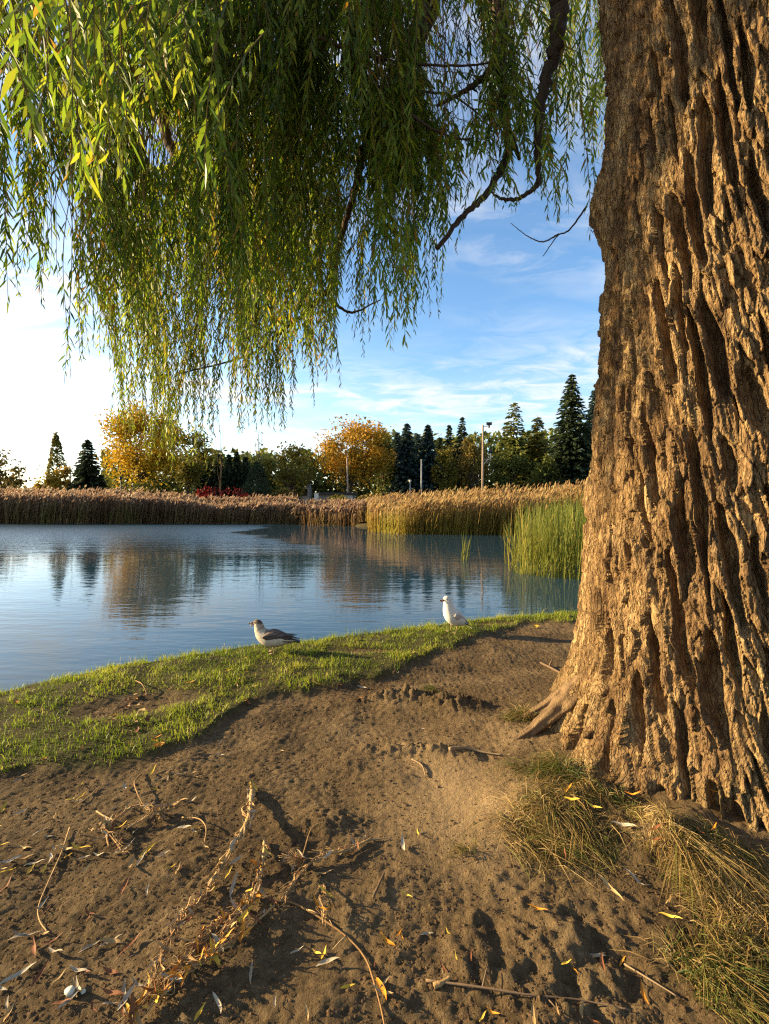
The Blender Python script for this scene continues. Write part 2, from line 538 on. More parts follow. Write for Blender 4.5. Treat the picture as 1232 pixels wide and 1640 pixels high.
def ground_h(X, Y):
    X = np.asarray(X, float); Y = np.asarray(Y, float)
    near = sstep(14, 7, np.hypot(X, Y - 2))
    z = 0.02 * pn(X * 0.9, Y * 0.9, 7.1) * near
    tm = np.zeros_like(z)
    k = near > 0
    if k.any():
        x = X[k]; y = Y[k]
        tm[k] = turf_mask(x, y)
        rough = 1 - 0.55 * np.exp(-(((x - 0.40) / 0.42) ** 2 + ((y - 2.25) / 0.55) ** 2))
        h = 0.016 * pn(x * 3.1, y * 3.1, 1.0) * 1.6
        b1 = np.abs(pn(x * 17, y * 17, 2.0)); b2 = np.abs(pn(x * 31, y * 31, 3.0))
        lump = np.maximum(pn(x * 24, y * 24, 8.0) - 0.10, 0)
        lump2 = np.maximum(pn(x * 12, y * 12, 18.0) - 0.30, 0)
        h = h + rough * (0.010 * b1 + 0.010 * b2 + 0.007 * lump + 0.010 * lump2 + 0.010 * pn(x * 7, y * 7, 15.0) - 0.007)
        # churned, pitted earth at the lower right
        pit = np.exp(-(((x - 0.55) / 0.5) ** 2 + ((y - 1.45) / 0.28) ** 2))
        h = h + pit * (0.045 * (pn(x * 6, y * 6, 11.0)) + 0.04 * pn(x * 15, y * 15, 12.0) + 0.02 * pn(x * 30, y * 30, 14.0))
        # clods and exposed root mounds in the middle distance
        for cx, cy, sx, sy, a in ((0.22, 3.42, 0.22, 0.09, 0.07), (0.52, 3.32, 0.17, 0.09, 0.08), (-0.05, 3.42, 0.20, 0.06, 0.035),
                                  (0.30, 2.72, 0.20, 0.045, 0.04), (0.02, 2.75, 0.22, 0.05, 0.03), (-0.25, 2.10, 0.16, 0.07, 0.03)):
            g = np.exp(-((x - cx) / sx) ** 2 - ((y - cy) / sy) ** 2)
            h = h + 0.75 * a * g * (1.0 + 1.2 * pn(x * 11, y * 11, 9.0) + 1.3 * np.abs(pn(x * 22, y * 22, 13.0)) + 0.9 * pn(x * 44, y * 44, 17.0))
        # shallow foot-worn hollow of the path and the raised turf
        h = h + 0.035 * tm[k]
        h = h - 0.03 * np.exp(-((y - (3.75 + 0.35 * x)) / 0.28) ** 2) * sstep(2.2, 0.0, np.abs(x - 0.9))
        # soil heaped at the foot of the trunk
        dtr = np.hypot(x - TC[0], y - TC[1])
        h = h + 0.035 * np.exp(-np.maximum(dtr - 1.0, 0) / 0.22)
        # grass-bound mounds in front of the trunk
        for cx, cy, sx, sy, a in ((0.80, 2.20, 0.24, 0.20, 0.075), (1.20, 1.95, 0.22, 0.18, 0.085)):
            g = np.exp(-(((x - cx) / sx) ** 2 + ((y - cy) / sy) ** 2) ** 1.4)
            h = h + a * g * (1 + 1.0 * pn(x * 9, y * 9, 19.0))
        z[k] = z[k] + h * near[k]
    pd = pond_dist(X, Y)
    z = z - 1.2 * sstep(-0.06, 1.7, pd) - 0.03 * sstep(-0.25, 0.0, pd)
    # land beyond the pond rises gently
    out = sstep(0, 9, -pd) * sstep(9, 18, np.hypot(X, Y - 3))
    z = z + 0.30 * out * (1 + 0.5 * pn(X * 0.05, Y * 0.05, 0.5))
    return z


def axis(fine_lo, fine_hi, step, far_lo, far_hi, grow=1.16):
    a = list(np.arange(fine_lo, fine_hi + step * 0.5, step))
    s = step
    while a[-1] < far_hi:
        s *= grow
        a.append(a[-1] + s)
    s = step
    b = [fine_lo]
    while b[-1] > far_lo:
        s *= grow
        b.append(b[-1] - s)
    return np.array(b[:0:-1] + a)


def build_ground():
    xs = axis(-1.7, 1.7, 0.0102, -3.2, 3.2, 1.016)
    xs = np.concatenate([-axis(-xs[0], -xs[0] + 0.01, 0.02, -xs[0], 700)[:0:-1], xs, axis(xs[-1], xs[-1] + 0.01, 0.02, xs[-1], 700)[1:]])
    ys = axis(1.05, 2.5, 0.0100, -120, 2.5, 1.14)
    ys = ys[ys < 2.5]
    ys = np.concatenate([ys, axis(2.5, 2.51, 0.0105, 2.5, 6.6, 1.0075)[0:]])
    ys = np.concatenate([ys[:-1], axis(ys[-1], ys[-1] + 0.01, 0.02, ys[-1], 1200, 1.13)])
    print('ground grid', len(xs), len(ys))
    X, Y = np.meshgrid(xs, ys)
    xf = X.ravel(); yf = Y.ravel()
    Z = ground_h(xf, yf)
    near = sstep(14, 7, np.hypot(xf, yf - 2))
    tm = np.where(near > 0, turf_mask(xf, yf), 0)
    # the granular crumb of trodden soil
    grain = rng.normal(0, 1, len(xf)) * (0.55 + 0.9 * np.clip(pn(xf * 3, yf * 3, 44.0) + 0.15, 0, 1))
    smoothp = 1 - 0.7 * np.exp(-(((xf - 0.30) / 0.55) ** 2 + ((yf - 2.35) / 0.70) ** 2))
    Z = Z + 0.0021 * grain * smoothp * (np.abs(xf) < 3.3) * (yf > 0.9) * (yf < 6.8) * (1 - 0.5 * tm)
    dry = 0.95 * np.exp(-(((xf - 0.36) / 0.36) ** 2 + ((yf - 2.30) / 0.50) ** 2)) + 0.55 * np.exp(-(((xf - 0.85) / 0.25) ** 2 + ((yf - 2.95) / 0.22) ** 2))
    dry = np.clip(dry + 0.25 * pn(xf * 4, yf * 4, 2.2) * (dry > 0.1) + 0.25 * np.maximum(pn(xf * 1.3, yf * 1.3, 6.6), 0), 0, 1)
    far = 1 - sstep(14, 8, np.hypot(xf, yf - 2))
    nx, ny = len(xs), len(ys)
    i = np.arange(nx * ny).reshape(ny, nx)
    F = np.stack([i[:-1, :-1].ravel(), i[:-1, 1:].ravel(), i[1:, 1:].ravel(), i[1:, :-1].ravel()], 1)
    me = np_mesh('ground', np.stack([xf, yf, Z], 1), [F], M_EARTH, vattr={'dry': dry, 'turf': tm, 'far': far}, smooth=True)
    link('ground', me, kind='structure')


build_ground()


def build_water():
    V = [(-75, -25, 0), (14, -25, 0), (14, 45, 0), (-90, 45, 0), (-90, -25, 0)]
    me = np_mesh('water', np.array([(-90, -30, 0), (14, -30, 0), (14, 45, 0), (-90, 45, 0)], float), [np.array([(0, 1, 2, 3)])], M_WATER)
    o = link('water', me, kind='structure')
    o.location = (0, 0, WATER_Z)


build_water()

# ------------------------------------------------------------------ the big willow
willow = empty('weeping_willow', (TC[0], TC[1], 0.0),
               'huge weeping willow with deeply furrowed sunlit bark and hanging green yellow foliage', 'tree')
WO = Vector(willow.location)


def willow_part(name, me, parent=None, **props):
    o = link(name, me, parent or willow, **props)
    if parent is None:
        o.location = -WO         # meshes are written in world coordinates
    return o


def trunk_mesh():
    th = np.concatenate([np.radians(np.linspace(140, 280, 450, endpoint=False)), np.radians(np.linspace(280, 500, 60, endpoint=False))])
    zs = np.concatenate([np.linspace(-0.20, 4.90, 760), np.linspace(5.0, 6.6, 40)])
    T, Z = np.meshgrid(th, zs)
    R = np.interp(Z, [-0.3, 0.0, 0.12, 0.3, 0.62, 1.0, 1.45, 2.28, 2.9, 3.3, 3.74, 4.2, 4.6, 5.0, 6.6],
                  [1.26, 1.10, 1.035, 0.965, 0.905, 0.875, 0.845, 0.79, 0.765, 0.765, 0.765, 0.765, 0.80, 0.84, 0.70])
    ct, st = np.cos(T), np.sin(T)
    # burl on the left outline
    burl = np.exp(-(((T - math.radians(160)) * 0.8 / 0.20) ** 2 + ((Z - 3.36) / 0.19) ** 2))
    R = R + 0.14 * burl
    # root buttresses
    butt = sstep(0.75, -0.1, Z)
    R = R + butt * 0.07 * (np.cos(5 * T + 1.1) + 0.6 * np.cos(9 * T + 0.4))
    R = R + butt ** 2 * 0.14 * np.exp(-((T - math.radians(176)) / 0.16) ** 2)
    R = R + 0.02 * pn(ct * 1.2, st * 1.2, Z * 0.7)
    # a network of interlaced ridges around tall lens-shaped furrows
    tw = T + 0.22 * Z + 0.045 * pn(ct * 1.5, st * 1.5, Z * 0.9 + 9) + 0.028 * pn(ct * 6, st * 6, Z * 2.6 + 2)
    cx, sx = np.cos(tw) * 0.85, np.sin(tw) * 0.85
    S = tw * 0.85
    jx = 0.020 * pn(cx * 16, sx * 16, Z * 6) + 0.012 * pn(cx * 34, sx * 34, Z * 14)
    F1, F2, _, _, _ = worley((S + jx) / 0.098, (Z + 0.13 * pn(cx * 5, sx * 5, Z * 2 + 31)) / 0.62, 0.66, 2)
    d = F2 - F1                       # 0 on the ridge network, large inside the furrows
    wdt = 0.31 + 0.30 * pn(cx * 5 + 7, sx * 5, Z * 1.8) + 0.22 * pn(cx * 12 + 7, sx * 12, Z * 5.0)
    # scales of bark: elongated chips, each with a level and a tilt of its own
    f1, f2, k1, ox, oy = worley((S + 0.4 * jx) / 0.034 + 11, (Z + 0.03 * pn(cx * 14, sx * 14, Z * 8)) / 0.17, 1.0, 1)
    chip = (k1 - 0.5) * 0.026 + ox * ((k1 * 7.13) % 1 - 0.5) * 0.036 + oy * ((k1 * 13.7) % 1 - 0.70) * 0.030
    g1, g2, k2, px_, py_ = worley(S / 0.016 + 3, Z / 0.060 + 0.3 * pn(cx * 30, sx * 30, Z * 20), 1.0, 1)
    chip2 = (k2 - 0.5) * 0.009 + px_ * ((k2 * 7.13) % 1 - 0.5) * 0.012
    plate = sstep(0.06, -0.05, d - wdt + (k1 - 0.5) * 0.12)
    crown = sstep(0.6, 0.0, d)
    lev = pn(cx * 6 + 3, sx * 6, Z * 2.4)
    H = plate * (0.060 + 0.012 * crown + 0.034 * lev + 1.25 * chip) - 0.046 * sstep(0.0, 0.30, d - wdt) + chip2 * (0.4 + 1.1 * plate) + 0.35 * chip * (1 - plate)
    H = H - 0.013 * sstep(0.12, 0.0, f2 - f1) * plate
    H = H + np.abs(pn(cx * 48, sx * 48, Z * 14)) * 0.008
    left = sstep(math.radians(218), math.radians(160), T)     # shallower bark towards the left flank
    H = H * (1 - 0.12 * left) * (1 - 0.35 * burl) - 0.082
    R2 = R + H
    V = np.stack([R2 * ct + TC[0], R2 * st + TC[1], Z], -1).reshape(-1, 3)
    nt, nz = len(th), len(zs)
    i = np.arange(nt * nz).reshape(nz, nt)
    j = np.roll(i, -1, axis=1)
    F = np.stack([i[:-1].ravel(), j[:-1].ravel(), j[1:].ravel(), i[1:].ravel()], 1)
    return np_mesh('trunk', V, [F], M_BARK, smooth=False)


willow_part('trunk', trunk_mesh())

M_ROOT = plain_mat('worn_root', (0.11, 0.065, 0.030), (0.27, 0.170, 0.080), 14, 0.85, 0.9, 0.012, stretch=(1, 1, 1))


def build_roots():
    for pts, rads in (
        ([(1.36, 3.02, 0.36), (1.17, 2.97, 0.19), (1.01, 2.93, 0.075), (0.87, 2.87, 0.012), (0.73, 2.80, -0.020), (0.58, 2.74, -0.05)], [0.08, 0.066, 0.045, 0.031, 0.020, 0.012]),
        ([(1.32, 3.15, 0.26), (1.15, 3.14, 0.12), (1.00, 3.12, 0.04), (0.84, 3.07, -0.02)], [0.05, 0.042, 0.027, 0.014]),
    ):
        b = Build()
        p = smooth_path(pts, 9)
        rr = np.interp(np.linspace(0, 1, len(p)), np.linspace(0, 1, len(rads)), rads)
        n0 = len(b.V)
        b.tube(p, rr, 22, 0.0)
        # lengthwise grooves and knots
        for i, v in enumerate(b.V):
            k = min(i // 22, len(p) - 1)
            d = v - p[k]
            g = 1 + 0.16 * math.sin((i % 22) / 22 * 6.283 * 5 + k * 0.12) + 0.5 * float(pn(v.x * 13, v.y * 13, v.z * 13))
            b.V[i] = p[k] + Vector((d.x * g, d.y * g, d.z * g * 0.85))
        willow_part('root', b.mesh('root', M_ROOT, True))


build_roots()


def limb(pts, r0, r1, sides=9, n=10, wob=0.10, jitter=0.35):
    p = smooth_path(pts, n)
    for i in range(2, len(p) - 1):
        rr = r0 + (r1 - r0) * i / len(p)
        p[i] = p[i] + Vector((random.uniform(-1, 1), random.uniform(-1, 1), random.uniform(-1, 1))) * rr * jitter
    b = Build()
    b.tube(p, np.linspace(r0, r1, len(p)), sides, wob)
    willow_part('limb', b.mesh('limb', M_LIMB, True))
    return p


TOP = Vector((1.9, 2.9, 5.8))
# heavy boughs leaving the crown of the trunk, out of the top of the frame
limb([TOP, (1.2, 3.4, 6.9), (0.4, 4.2, 7.2), (-0.9, 4.9, 7.4), (-2.6, 5.6, 7.6)], 0.30, 0.10)
limb([TOP, (0.9, 3.3, 6.5), (-0.4, 3.9, 6.6), (-1.8, 4.4, 6.2), (-3.0, 4.8, 5.6)], 0.24, 0.06)
# dark limbs seen against the sky
limb([(1.5, 3.2, 6.3), at(905, -60, 3.9), at(893, 60, 4.0), at(872, 140, 4.05), at(862, 230, 4.1), at(864, 285, 4.1)], 0.085, 0.022)
limb([at(864, 285, 4.1), at(858, 300, 4.1), at(830, 318, 4.1), at(802, 318, 4.1), at(788, 308, 4.1)], 0.024, 0.008)
limb([(1.3, 3.5, 6.7), at(790, -70, 4.5), at(803, 10, 4.5), at(800, 80, 4.5), at(806, 140, 4.5), at(812, 200, 4.4), at(832, 255, 4.3)], 0.105, 0.016)
limb([at(803, 60, 4.5), at(786, 110, 4.4), at(752, 140, 4.3), at(700, 170, 4.2)], 0.045, 0.012)
limb([at(806, 150, 4.5), at(815, 230, 4.3), at(800, 278, 4.2), at(772, 318, 4.1), at(742, 345, 4.0), at(700, 398, 3.9)], 0.040, 0.018)
limb([(0.9, 3.7, 6.9), at(690, -70, 4.2), at(684, 20, 4.3), at(655, 90, 4.4), at(632, 160, 4.5), at(590, 220, 4.6), at(570, 300, 4.8)], 0.12, 0.035)
limb([at(570, 300, 4.8), at(540, 400, 5.2), at(520, 470, 5.6), at(440, 540, 6.0), at(390, 572, 6.3), at(280, 600, 6.6)], 0.034, 0.009)
limb([at(520, 470, 5.6), at(560, 500, 5.5), at(610, 480, 5.2)], 0.022, 0.006)
limb([(-0.9, 4.9, 7.4), at(420, -40, 5.2), at(330, 60, 5.0), at(285, 130, 4.8), at(262, 200, 4.7), at(285, 262, 4.6), at(265, 285, 4.6)], 0.12, 0.020)
limb([at(285, 262, 4.6), at(310, 300, 4.8), at(330, 380, 5.4)], 0.02, 0.010)
# thin bare twigs
limb([at(895, 375, 3.6), at(870, 387, 3.7), at(845, 378, 3.7), at(818, 357, 3.7)], 0.007, 0.002, 5)
limb([at(940, 330, 3.6), at(912, 368, 3.6), at(893, 378, 3.6), at(870, 410, 3.6)], 0.008, 0.003, 5)
limb([at(510, 60, 3.6), at(560, 80, 3.7), at(640, 100, 3.8), at(740, 105, 3.9), at(800, 98, 4.0)], 0.014, 0.006, 6)
limb([at(560, 130, 3.7), at(640, 145, 3.8), at(720, 152, 3.9), at(775, 190, 4.0)], 0.014, 0.005, 6)
limb([at(640, 170, 3.6), at(690, 205, 3.6), at(735, 222, 3.7), at(760, 221, 3.7)], 0.012, 0.005, 6)


class Leaves:
    def __init__(self):
        self.B = []; self.D = []; self.N = []; self.L = []; self.W = []; self.R = []

    def add(self, B, D, N, L, W, R):
        self.B.append(B); self.D.append(D); self.N.append(N); self.L.append(L); self.W.append(W); self.R.append(R)

    def cat(self):
        return [np.concatenate(a) for a in (self.B, self.D, self.N, self.L, self.W, self.R)]


def leaf_arrays(B, D, N, L, W):
    S = np.cross(D, N)
    L = L[:, None]; W = W[:, None]
    dz = np.array([[0, 0, -1.0]])
    v0 = B
    v1 = B + D * 0.36 * L + S * W * 0.5 + N * W * 0.16
    v2 = B + D * 0.36 * L - S * W * 0.5 + N * W * 0.16
    dr = 0.10 * L
    v3 = B + D * 0.70 * L + S * W * 0.36 + dz * dr * 0.4 + N * W * 0.1
    v4 = B + D * 0.70 * L - S * W * 0.36 + dz * dr * 0.4 + N * W * 0.1
    v5 = B + D * L + dz * dr
    return np.stack([v0, v1, v2, v3, v4, v5], 1)


def leaves_to_mesh(name, B, D, N, L, W, R, mat):
    V = leaf_arrays(B, D, N, L, W)
    n = len(B)
    o = (np.arange(n) * 6)[:, None]
    T1 = o + np.array([[0, 1, 2]]); Q = o + np.array([[1, 3, 4, 2]]); T2 = o + np.array([[3, 5, 4]])
    return np_mesh(name, V.reshape(-1, 3), [T1, Q, T2], mat, {'rnd': np.concatenate([R, R, R])}, smooth=False)


def unit(a):
    return a / np.maximum(np.linalg.norm(a, axis=-1, keepdims=True), 1e-9)


OPENINGS = [(725, 110, 50, 110, 0.9), (612, 105, 26, 50, 0.8), (262, 225, 34, 48, 0.9), (105, 350, 26, 75, 0.85), (560, 300, 16, 40, 0.7), (770, 270, 40, 30, 0.6),
            (925, 250, 22, 40, 0.6), (650, 330, 26, 30, 0.6), (845, 120, 22, 60, 0.75), (115, 60, 30, 30, 0.6), (225, 330, 20, 40, 0.6)]
STEMS = {'V': [], 'F': [], 'n': 0}


def strand(P0, P1, leaves, spacing, leaf_len, leaf_w, sway=0.06, spread=0.62, hue=0.0, start=0.0):
    """one hanging willow shoot from P0 down to P1"""
    P0 = np.array(P0, float); P1 = np.array(P1, float)
    ln = np.linalg.norm(P1 - P0)
    k = max(int(ln / 0.12), 4)
    t = np.linspace(0, 1, k + 1)
    ph = rng.uniform(0, 6.28, 2); fr = rng.uniform(0.8, 2.2, 2)
    path = P0[None] + (P1 - P0)[None] * t[:, None]
    # the foot of the shoot hangs plumb: bend the lean into the upper part
    lean = (P1 - P0) * np.array([1, 1, 0])
    path += lean[None] * ((1 - t) ** 2.2 * -1.0 + (1 - t))[:, None]
    env = t * ln / 2.0
    path[:, 0] += sway * np.sin(ph[0] + fr[0] * t * ln * 1.6) * np.minimum(env, 1)
    path[:, 1] += sway * np.sin(ph[1] + fr[1] * t * ln * 1.6) * np.minimum(env, 1)
    # stem: three-sided tube
    rad = np.interp(t, [0, 1], [0.0030, 0.0010]) * (1 + ln / 4)
    an = np.array([0, 2.1, 4.2])
    ring = np.stack([np.cos(an), np.sin(an), np.zeros(3)], 1)
    V = path[:, None, :] + ring[None] * rad[:, None, None]
    b = STEMS['n']
    idx = b + np.arange((k + 1) * 3).reshape(k + 1, 3)
    jdx = np.roll(idx, -1, 1)
    STEMS['F'].append(np.stack([idx[:-1].ravel(), jdx[:-1].ravel(), jdx[1:].ravel(), idx[1:].ravel()], 1))
    STEMS['V'].append(V.reshape(-1, 3)); STEMS['n'] += (k + 1) * 3
    # leaves
    m = int(ln * (1 - start) / spacing)
    if m < 2:
        return
    tt = start + (1 - start) * (np.arange(m) + rng.uniform(-0.3, 0.3, m)) / m
    tt = np.clip(tt, 0, 1)
    B = np.stack([np.interp(tt, t, path[:, i]) for i in range(3)], 1)
    tg = unit(np.stack([np.interp(tt, t, np.gradient(path[:, i])) for i in range(3)], 1))
    az = np.arange(m) * 2.4 + rng.uniform(0, 6.28) + rng.normal(0, 0.5, m)
    rad_ = np.stack([np.cos(az), np.sin(az), np.zeros(m)], 1)
    D = unit(tg * 0.55 + np.array([0, 0, -0.35]) + rad_ * (spread * rng.uniform(0.35, 1.25, m))[:, None])
    nn = rng.normal(size=(m, 3)) * 0.55 + np.array([0, 0, 0.4]) + rad_ * 0.3
    N = unit(nn - D * np.sum(nn * D, 1, keepdims=True))
    L = leaf_len * rng.uniform(0.6, 1.2, m) * np.interp(tt, [0, 0.8, 1], [1, 1, 0.55])
    W = leaf_w * rng.uniform(0.75, 1.2, m) * np.interp(tt, [0, 0.8, 1], [1, 1, 0.6])
    R = np.clip(rng.beta(2.2, 2.6, m) + hue + (rng.random(m) < 0.03) * 0.5, 0, 1)
    # openings in the crown
    qx = 616 + F_PX * B[:, 0] / np.maximum(B[:, 1], 0.2); qy = 800 - F_PX * (B[:, 2] - CAM_Z) / np.maximum(B[:, 1], 0.2)
    keep = np.ones(m, bool)
    for gx, gy, rx, ry, pr in OPENINGS:
        keep &= (((qx - gx) / rx) ** 2 + ((qy - gy) / ry) ** 2 > 0.7 + 0.6 * rng.random(m)) | (rng.random(m) > pr)
    B, D, N, L, W, R = B[keep], D[keep], N[keep], L[keep], W[keep], R[keep]
    leaves.add(B, D, N, L, W, R)


def layer(px, contour, depth, bundles, per, leaves, spacing, ll, lw, top=-70, lean=(0, 0), max_len=6.0, rise=1.1,
          sway=0.05, spread=0.62, hue=0.0, width=0.10, top_noise=0):
    cx = [c[0] for c in contour]; cy = [c[1] for c in contour]
    for _ in range(bundles):
        x = rng.uniform(*px)
        d = rng.uniform(*depth)
        bot = np.interp(x, cx, cy)
        end0 = bot - abs(rng.exponential(rise * 60))
        h0 = hue + rng.normal(0, 0.17)
        bl = rng.normal(0, 0.24, 2)
        for _ in range(max(1, int(rng.poisson(per)))):
            e = at(x, end0 - rng.exponential(55), d)
            e = np.array(e) + np.array([rng.normal(0, width), rng.normal(0, width * 1.3), 0])
            ztop = at(x, top - rng.uniform(0, top_noise + 1), d).z
            ln = min(ztop - e[2], max_len * rng.uniform(0.75, 1.1))
            if ln < 0.25:
                continue
            s = e + np.array([(-lean[0] + bl[0]) * ln + rng.normal(0, 0.05 * ln), (-lean[1] + bl[1]) * ln + rng.normal(0, 0.05 * ln), ln])
            strand(s, e, leaves, spacing, ll, lw, sway, spread, h0)


NEAR = Leaves(); FAR = Leaves()
# A: shoots close to the camera at the upper left
layer((-120, 75), [(-120, 540), (10, 560), (40, 500), (75, 440)], (3.4, 4.1), 17, 4.6, NEAR, 0.029, 0.125, 0.019)
layer((-60, 330), [(-60, 330), (90, 270), (200, 340), (330, 330)], (1.30, 1.95), 22, 3.2, NEAR, 0.029, 0.105, 0.0165, rise=1.6)
layer((98, 106), [(0, 615), (200, 615)], (3.4, 3.5), 2, 1.5, NEAR, 0.034, 0.105, 0.015, rise=0.1, width=0.02, sway=0.03)
layer((125, 205), [(125, 580), (160, 610), (205, 610)], (3.5, 4.1), 10, 3.6, NEAR, 0.029, 0.105, 0.0165)
# B: the middle curtain
layer((200, 470), [(190, 600), (260, 580), (360, 600), (470, 600)], (3.6, 5.0), 23, 6.2, NEAR, 0.031, 0.128, 0.0215, rise=1.9, width=0.095)
layer((430, 700), [(430, 600), (520, 600), (590, 600), (640, 560), (690, 520), (700, 420)], (3.6, 5.0), 21, 6.2, NEAR, 0.031, 0.128, 0.0215, rise=1.9, width=0.095)
layer((300, 640), [(300, 240), (640, 300)], (3.4, 4.2), 26, 4.4, NEAR, 0.029, 0.12, 0.019, rise=1.4, hue=-0.08)  # lowered hue darkens the leaf colour as shade within the crown
layer((210, 660), [(210, 330), (420, 350), (660, 260)], (3.6, 5.2), 20, 5.4, NEAR, 0.031, 0.125, 0.021, rise=1.4, width=0.16, hue=-0.12)  # shaded upper mass, its shade painted by the darkest leaf hue
# C: farther shoots on the low drooping limb, sunlight put into their leaf colour
layer((190, 345), [(188, 690), (215, 735), (260, 755), (310, 760), (345, 720)], (6.2, 7.4), 26, 4.2, FAR, 0.036, 0.12, 0.020, top=330, rise=0.6, top_noise=150, width=0.14)
layer((330, 500), [(330, 690), (350, 700), (440, 700), (470, 695), (500, 640)], (5.6, 6.6), 24, 4.2, FAR, 0.036, 0.115, 0.020, top=330, rise=0.8, top_noise=150, width=0.14)
layer((480, 690), [(480, 630), (560, 590), (640, 565), (690, 530)], (5.0, 6.2), 22, 4.0, FAR, 0.036, 0.115, 0.019, top=250, rise=1.1, top_noise=150, width=0.14)
layer((200, 560), [(200, 590), (560, 550)], (5.6, 7.6), 30, 4.6, FAR, 0.036, 0.12, 0.020, top=60, rise=2.0, top_noise=150, width=0.14)
# D: right of the gap, the crown's shade put in as darker leaf colour
layer((560, 780), [(560, 400), (650, 410), (700, 390), (780, 345)], (3.5, 4.5), 28, 3.6, NEAR, 0.026, 0.125, 0.0195, top=40, lean=(0.30, 0.0), max_len=1.2, rise=1.3, hue=-0.10, top_noise=160, spread=0.85)
layer((690, 960), [(690, 350), (800, 330), (850, 330), (900, 360), (960, 350)], (3.8, 5.0), 36, 3.6, NEAR, 0.026, 0.12, 0.019, top=40, lean=(0.12, 0.0), max_len=1.5, rise=1.2, hue=-0.03, top_noise=170, spread=0.85)
layer((845, 925), [(845, 400), (925, 455)], (3.4, 3.8), 6, 1.8, NEAR, 0.030, 0.085, 0.012, top=240, rise=0.5, max_len=0.9)
# E: crown seen beyond the limbs
layer((600, 985), [(600, 260), (800, 210), (985, 290)], (6.5, 9.0), 46, 3.6, FAR, 0.040, 0.125, 0.022, rise=1.6, max_len=3.0, hue=-0.10, top_noise=250)


def build_foliage():
    B, D, N, L, W, R = NEAR.cat()
    # the leaves that show largest become parts of their own
    C = np.array([0, 0, CAM_Z])
    rel = B + D * (L * 0.5)[:, None] - C
    dist = np.linalg.norm(rel, axis=1)
    px = 616 + F_PX * rel[:, 0] / rel[:, 1]; py = 800 - F_PX * rel[:, 2] / rel[:, 1]
    vis = (px > 5) & (px < 1000) & (py > 5) & (py < 800)
    face = np.abs(np.sum(N * unit(rel), 1))
    size = L * W * (0.25 + face) / dist ** 2 * vis
    big = np.argsort(-size)[:298]
    var = []
    for k in range(5):
        r = (0.30, 0.45, 0.6, 0.75, 0.15)[k]
        w = (0.135, 0.15, 0.13, 0.15, 0.14)[k]
        v = leaf_arrays(np.zeros((1, 3)), np.array([[1.0, 0, 0]]), np.array([[0, 0, 1.0]]), np.ones(1), np.array([w]))[0]
        v[:, 2] += -0.12 * v[:, 0] ** 2 * (1 if k % 2 else 0.4)
        var.append(np_mesh('leaf', v, [np.array([(0, 1, 2), (3, 5, 4)]), np.array([(1, 3, 4, 2)])], M_LEAF, {'rnd': np.full(3, r)}))
    rs = np.array([0.30, 0.45, 0.6, 0.75, 0.15])
    S = np.cross(D, N)
    keep = np.ones(len(B), bool); keep[big] = False
    crown = willow_part('crown', leaves_to_mesh('crown', *(a[keep] for a in (B, D, N, L, W, R)), M_LEAF), kind='stuff')
    for i in big:
        k = int(np.argmin(np.abs(rs - R[i])))
        o = link('leaf', var[k], crown)
        l = L[i]
        b = B[i]
        o.matrix_local = Matrix(((D[i, 0] * l, -S[i, 0] * l, N[i, 0] * l, b[0]), (D[i, 1] * l, -S[i, 1] * l, N[i, 1] * l, b[1]),
                                 (D[i, 2] * l, -S[i, 2] * l, N[i, 2] * l, b[2]), (0, 0, 0, 1)))
    willow_part('sunlit_crown', leaves_to_mesh('sunlit_crown', *FAR.cat(), M_LEAF_FAR), kind='stuff')
    V = np.concatenate(STEMS['V']); F = np.concatenate(STEMS['F'])
    willow_part('hanging_shoots', np_mesh('hanging_shoots', V, [F], M_TWIG, {'rnd': rng.random(len(F))}), kind='stuff')
    print('willow leaves', len(B), sum(len(a) for a in FAR.B), 'strand faces', len(F))


build_foliage()

# ------------------------------------------------------------------ turf on the bank
def blades(P, H, W, lean, R, segs=2):
    """grass blades: P feet, H heights, W widths, lean (n,2) sideways reach of the tip"""
    n = len(P)
    az = rng.uniform(0, 2 * math.pi, n)
    S = np.stack([np.cos(az), np.sin(az), np.zeros(n)], 1) * (W * 0.5)[:, None]
    ln = np.concatenate([lean, np.zeros((n, 1))], 1)
    up = np.stack([np.zeros(n), np.zeros(n), H], 1)
    v0 = P - S; v1 = P + S
    m = P + up * 0.55 + ln * 0.30
    v2 = m - S * 0.75; v3 = m + S * 0.75
    tip = P + up * (1.0 - 0.25 * np.minimum(1, np.linalg.norm(lean, axis=1) / np.maximum(H, 1e-4)))[:, None] + ln
    V = np.stack([v0, v1, v2, v3, tip], 1).reshape(-1, 3)
    o = (np.arange(n) * 5)[:, None]
    return V, o + np.array([[0, 1, 3, 2]]), o + np.array([[2, 3, 4]]), np.concatenate([R, R]), np.tile([0, 0, 0.55, 0.55, 1.0], n)


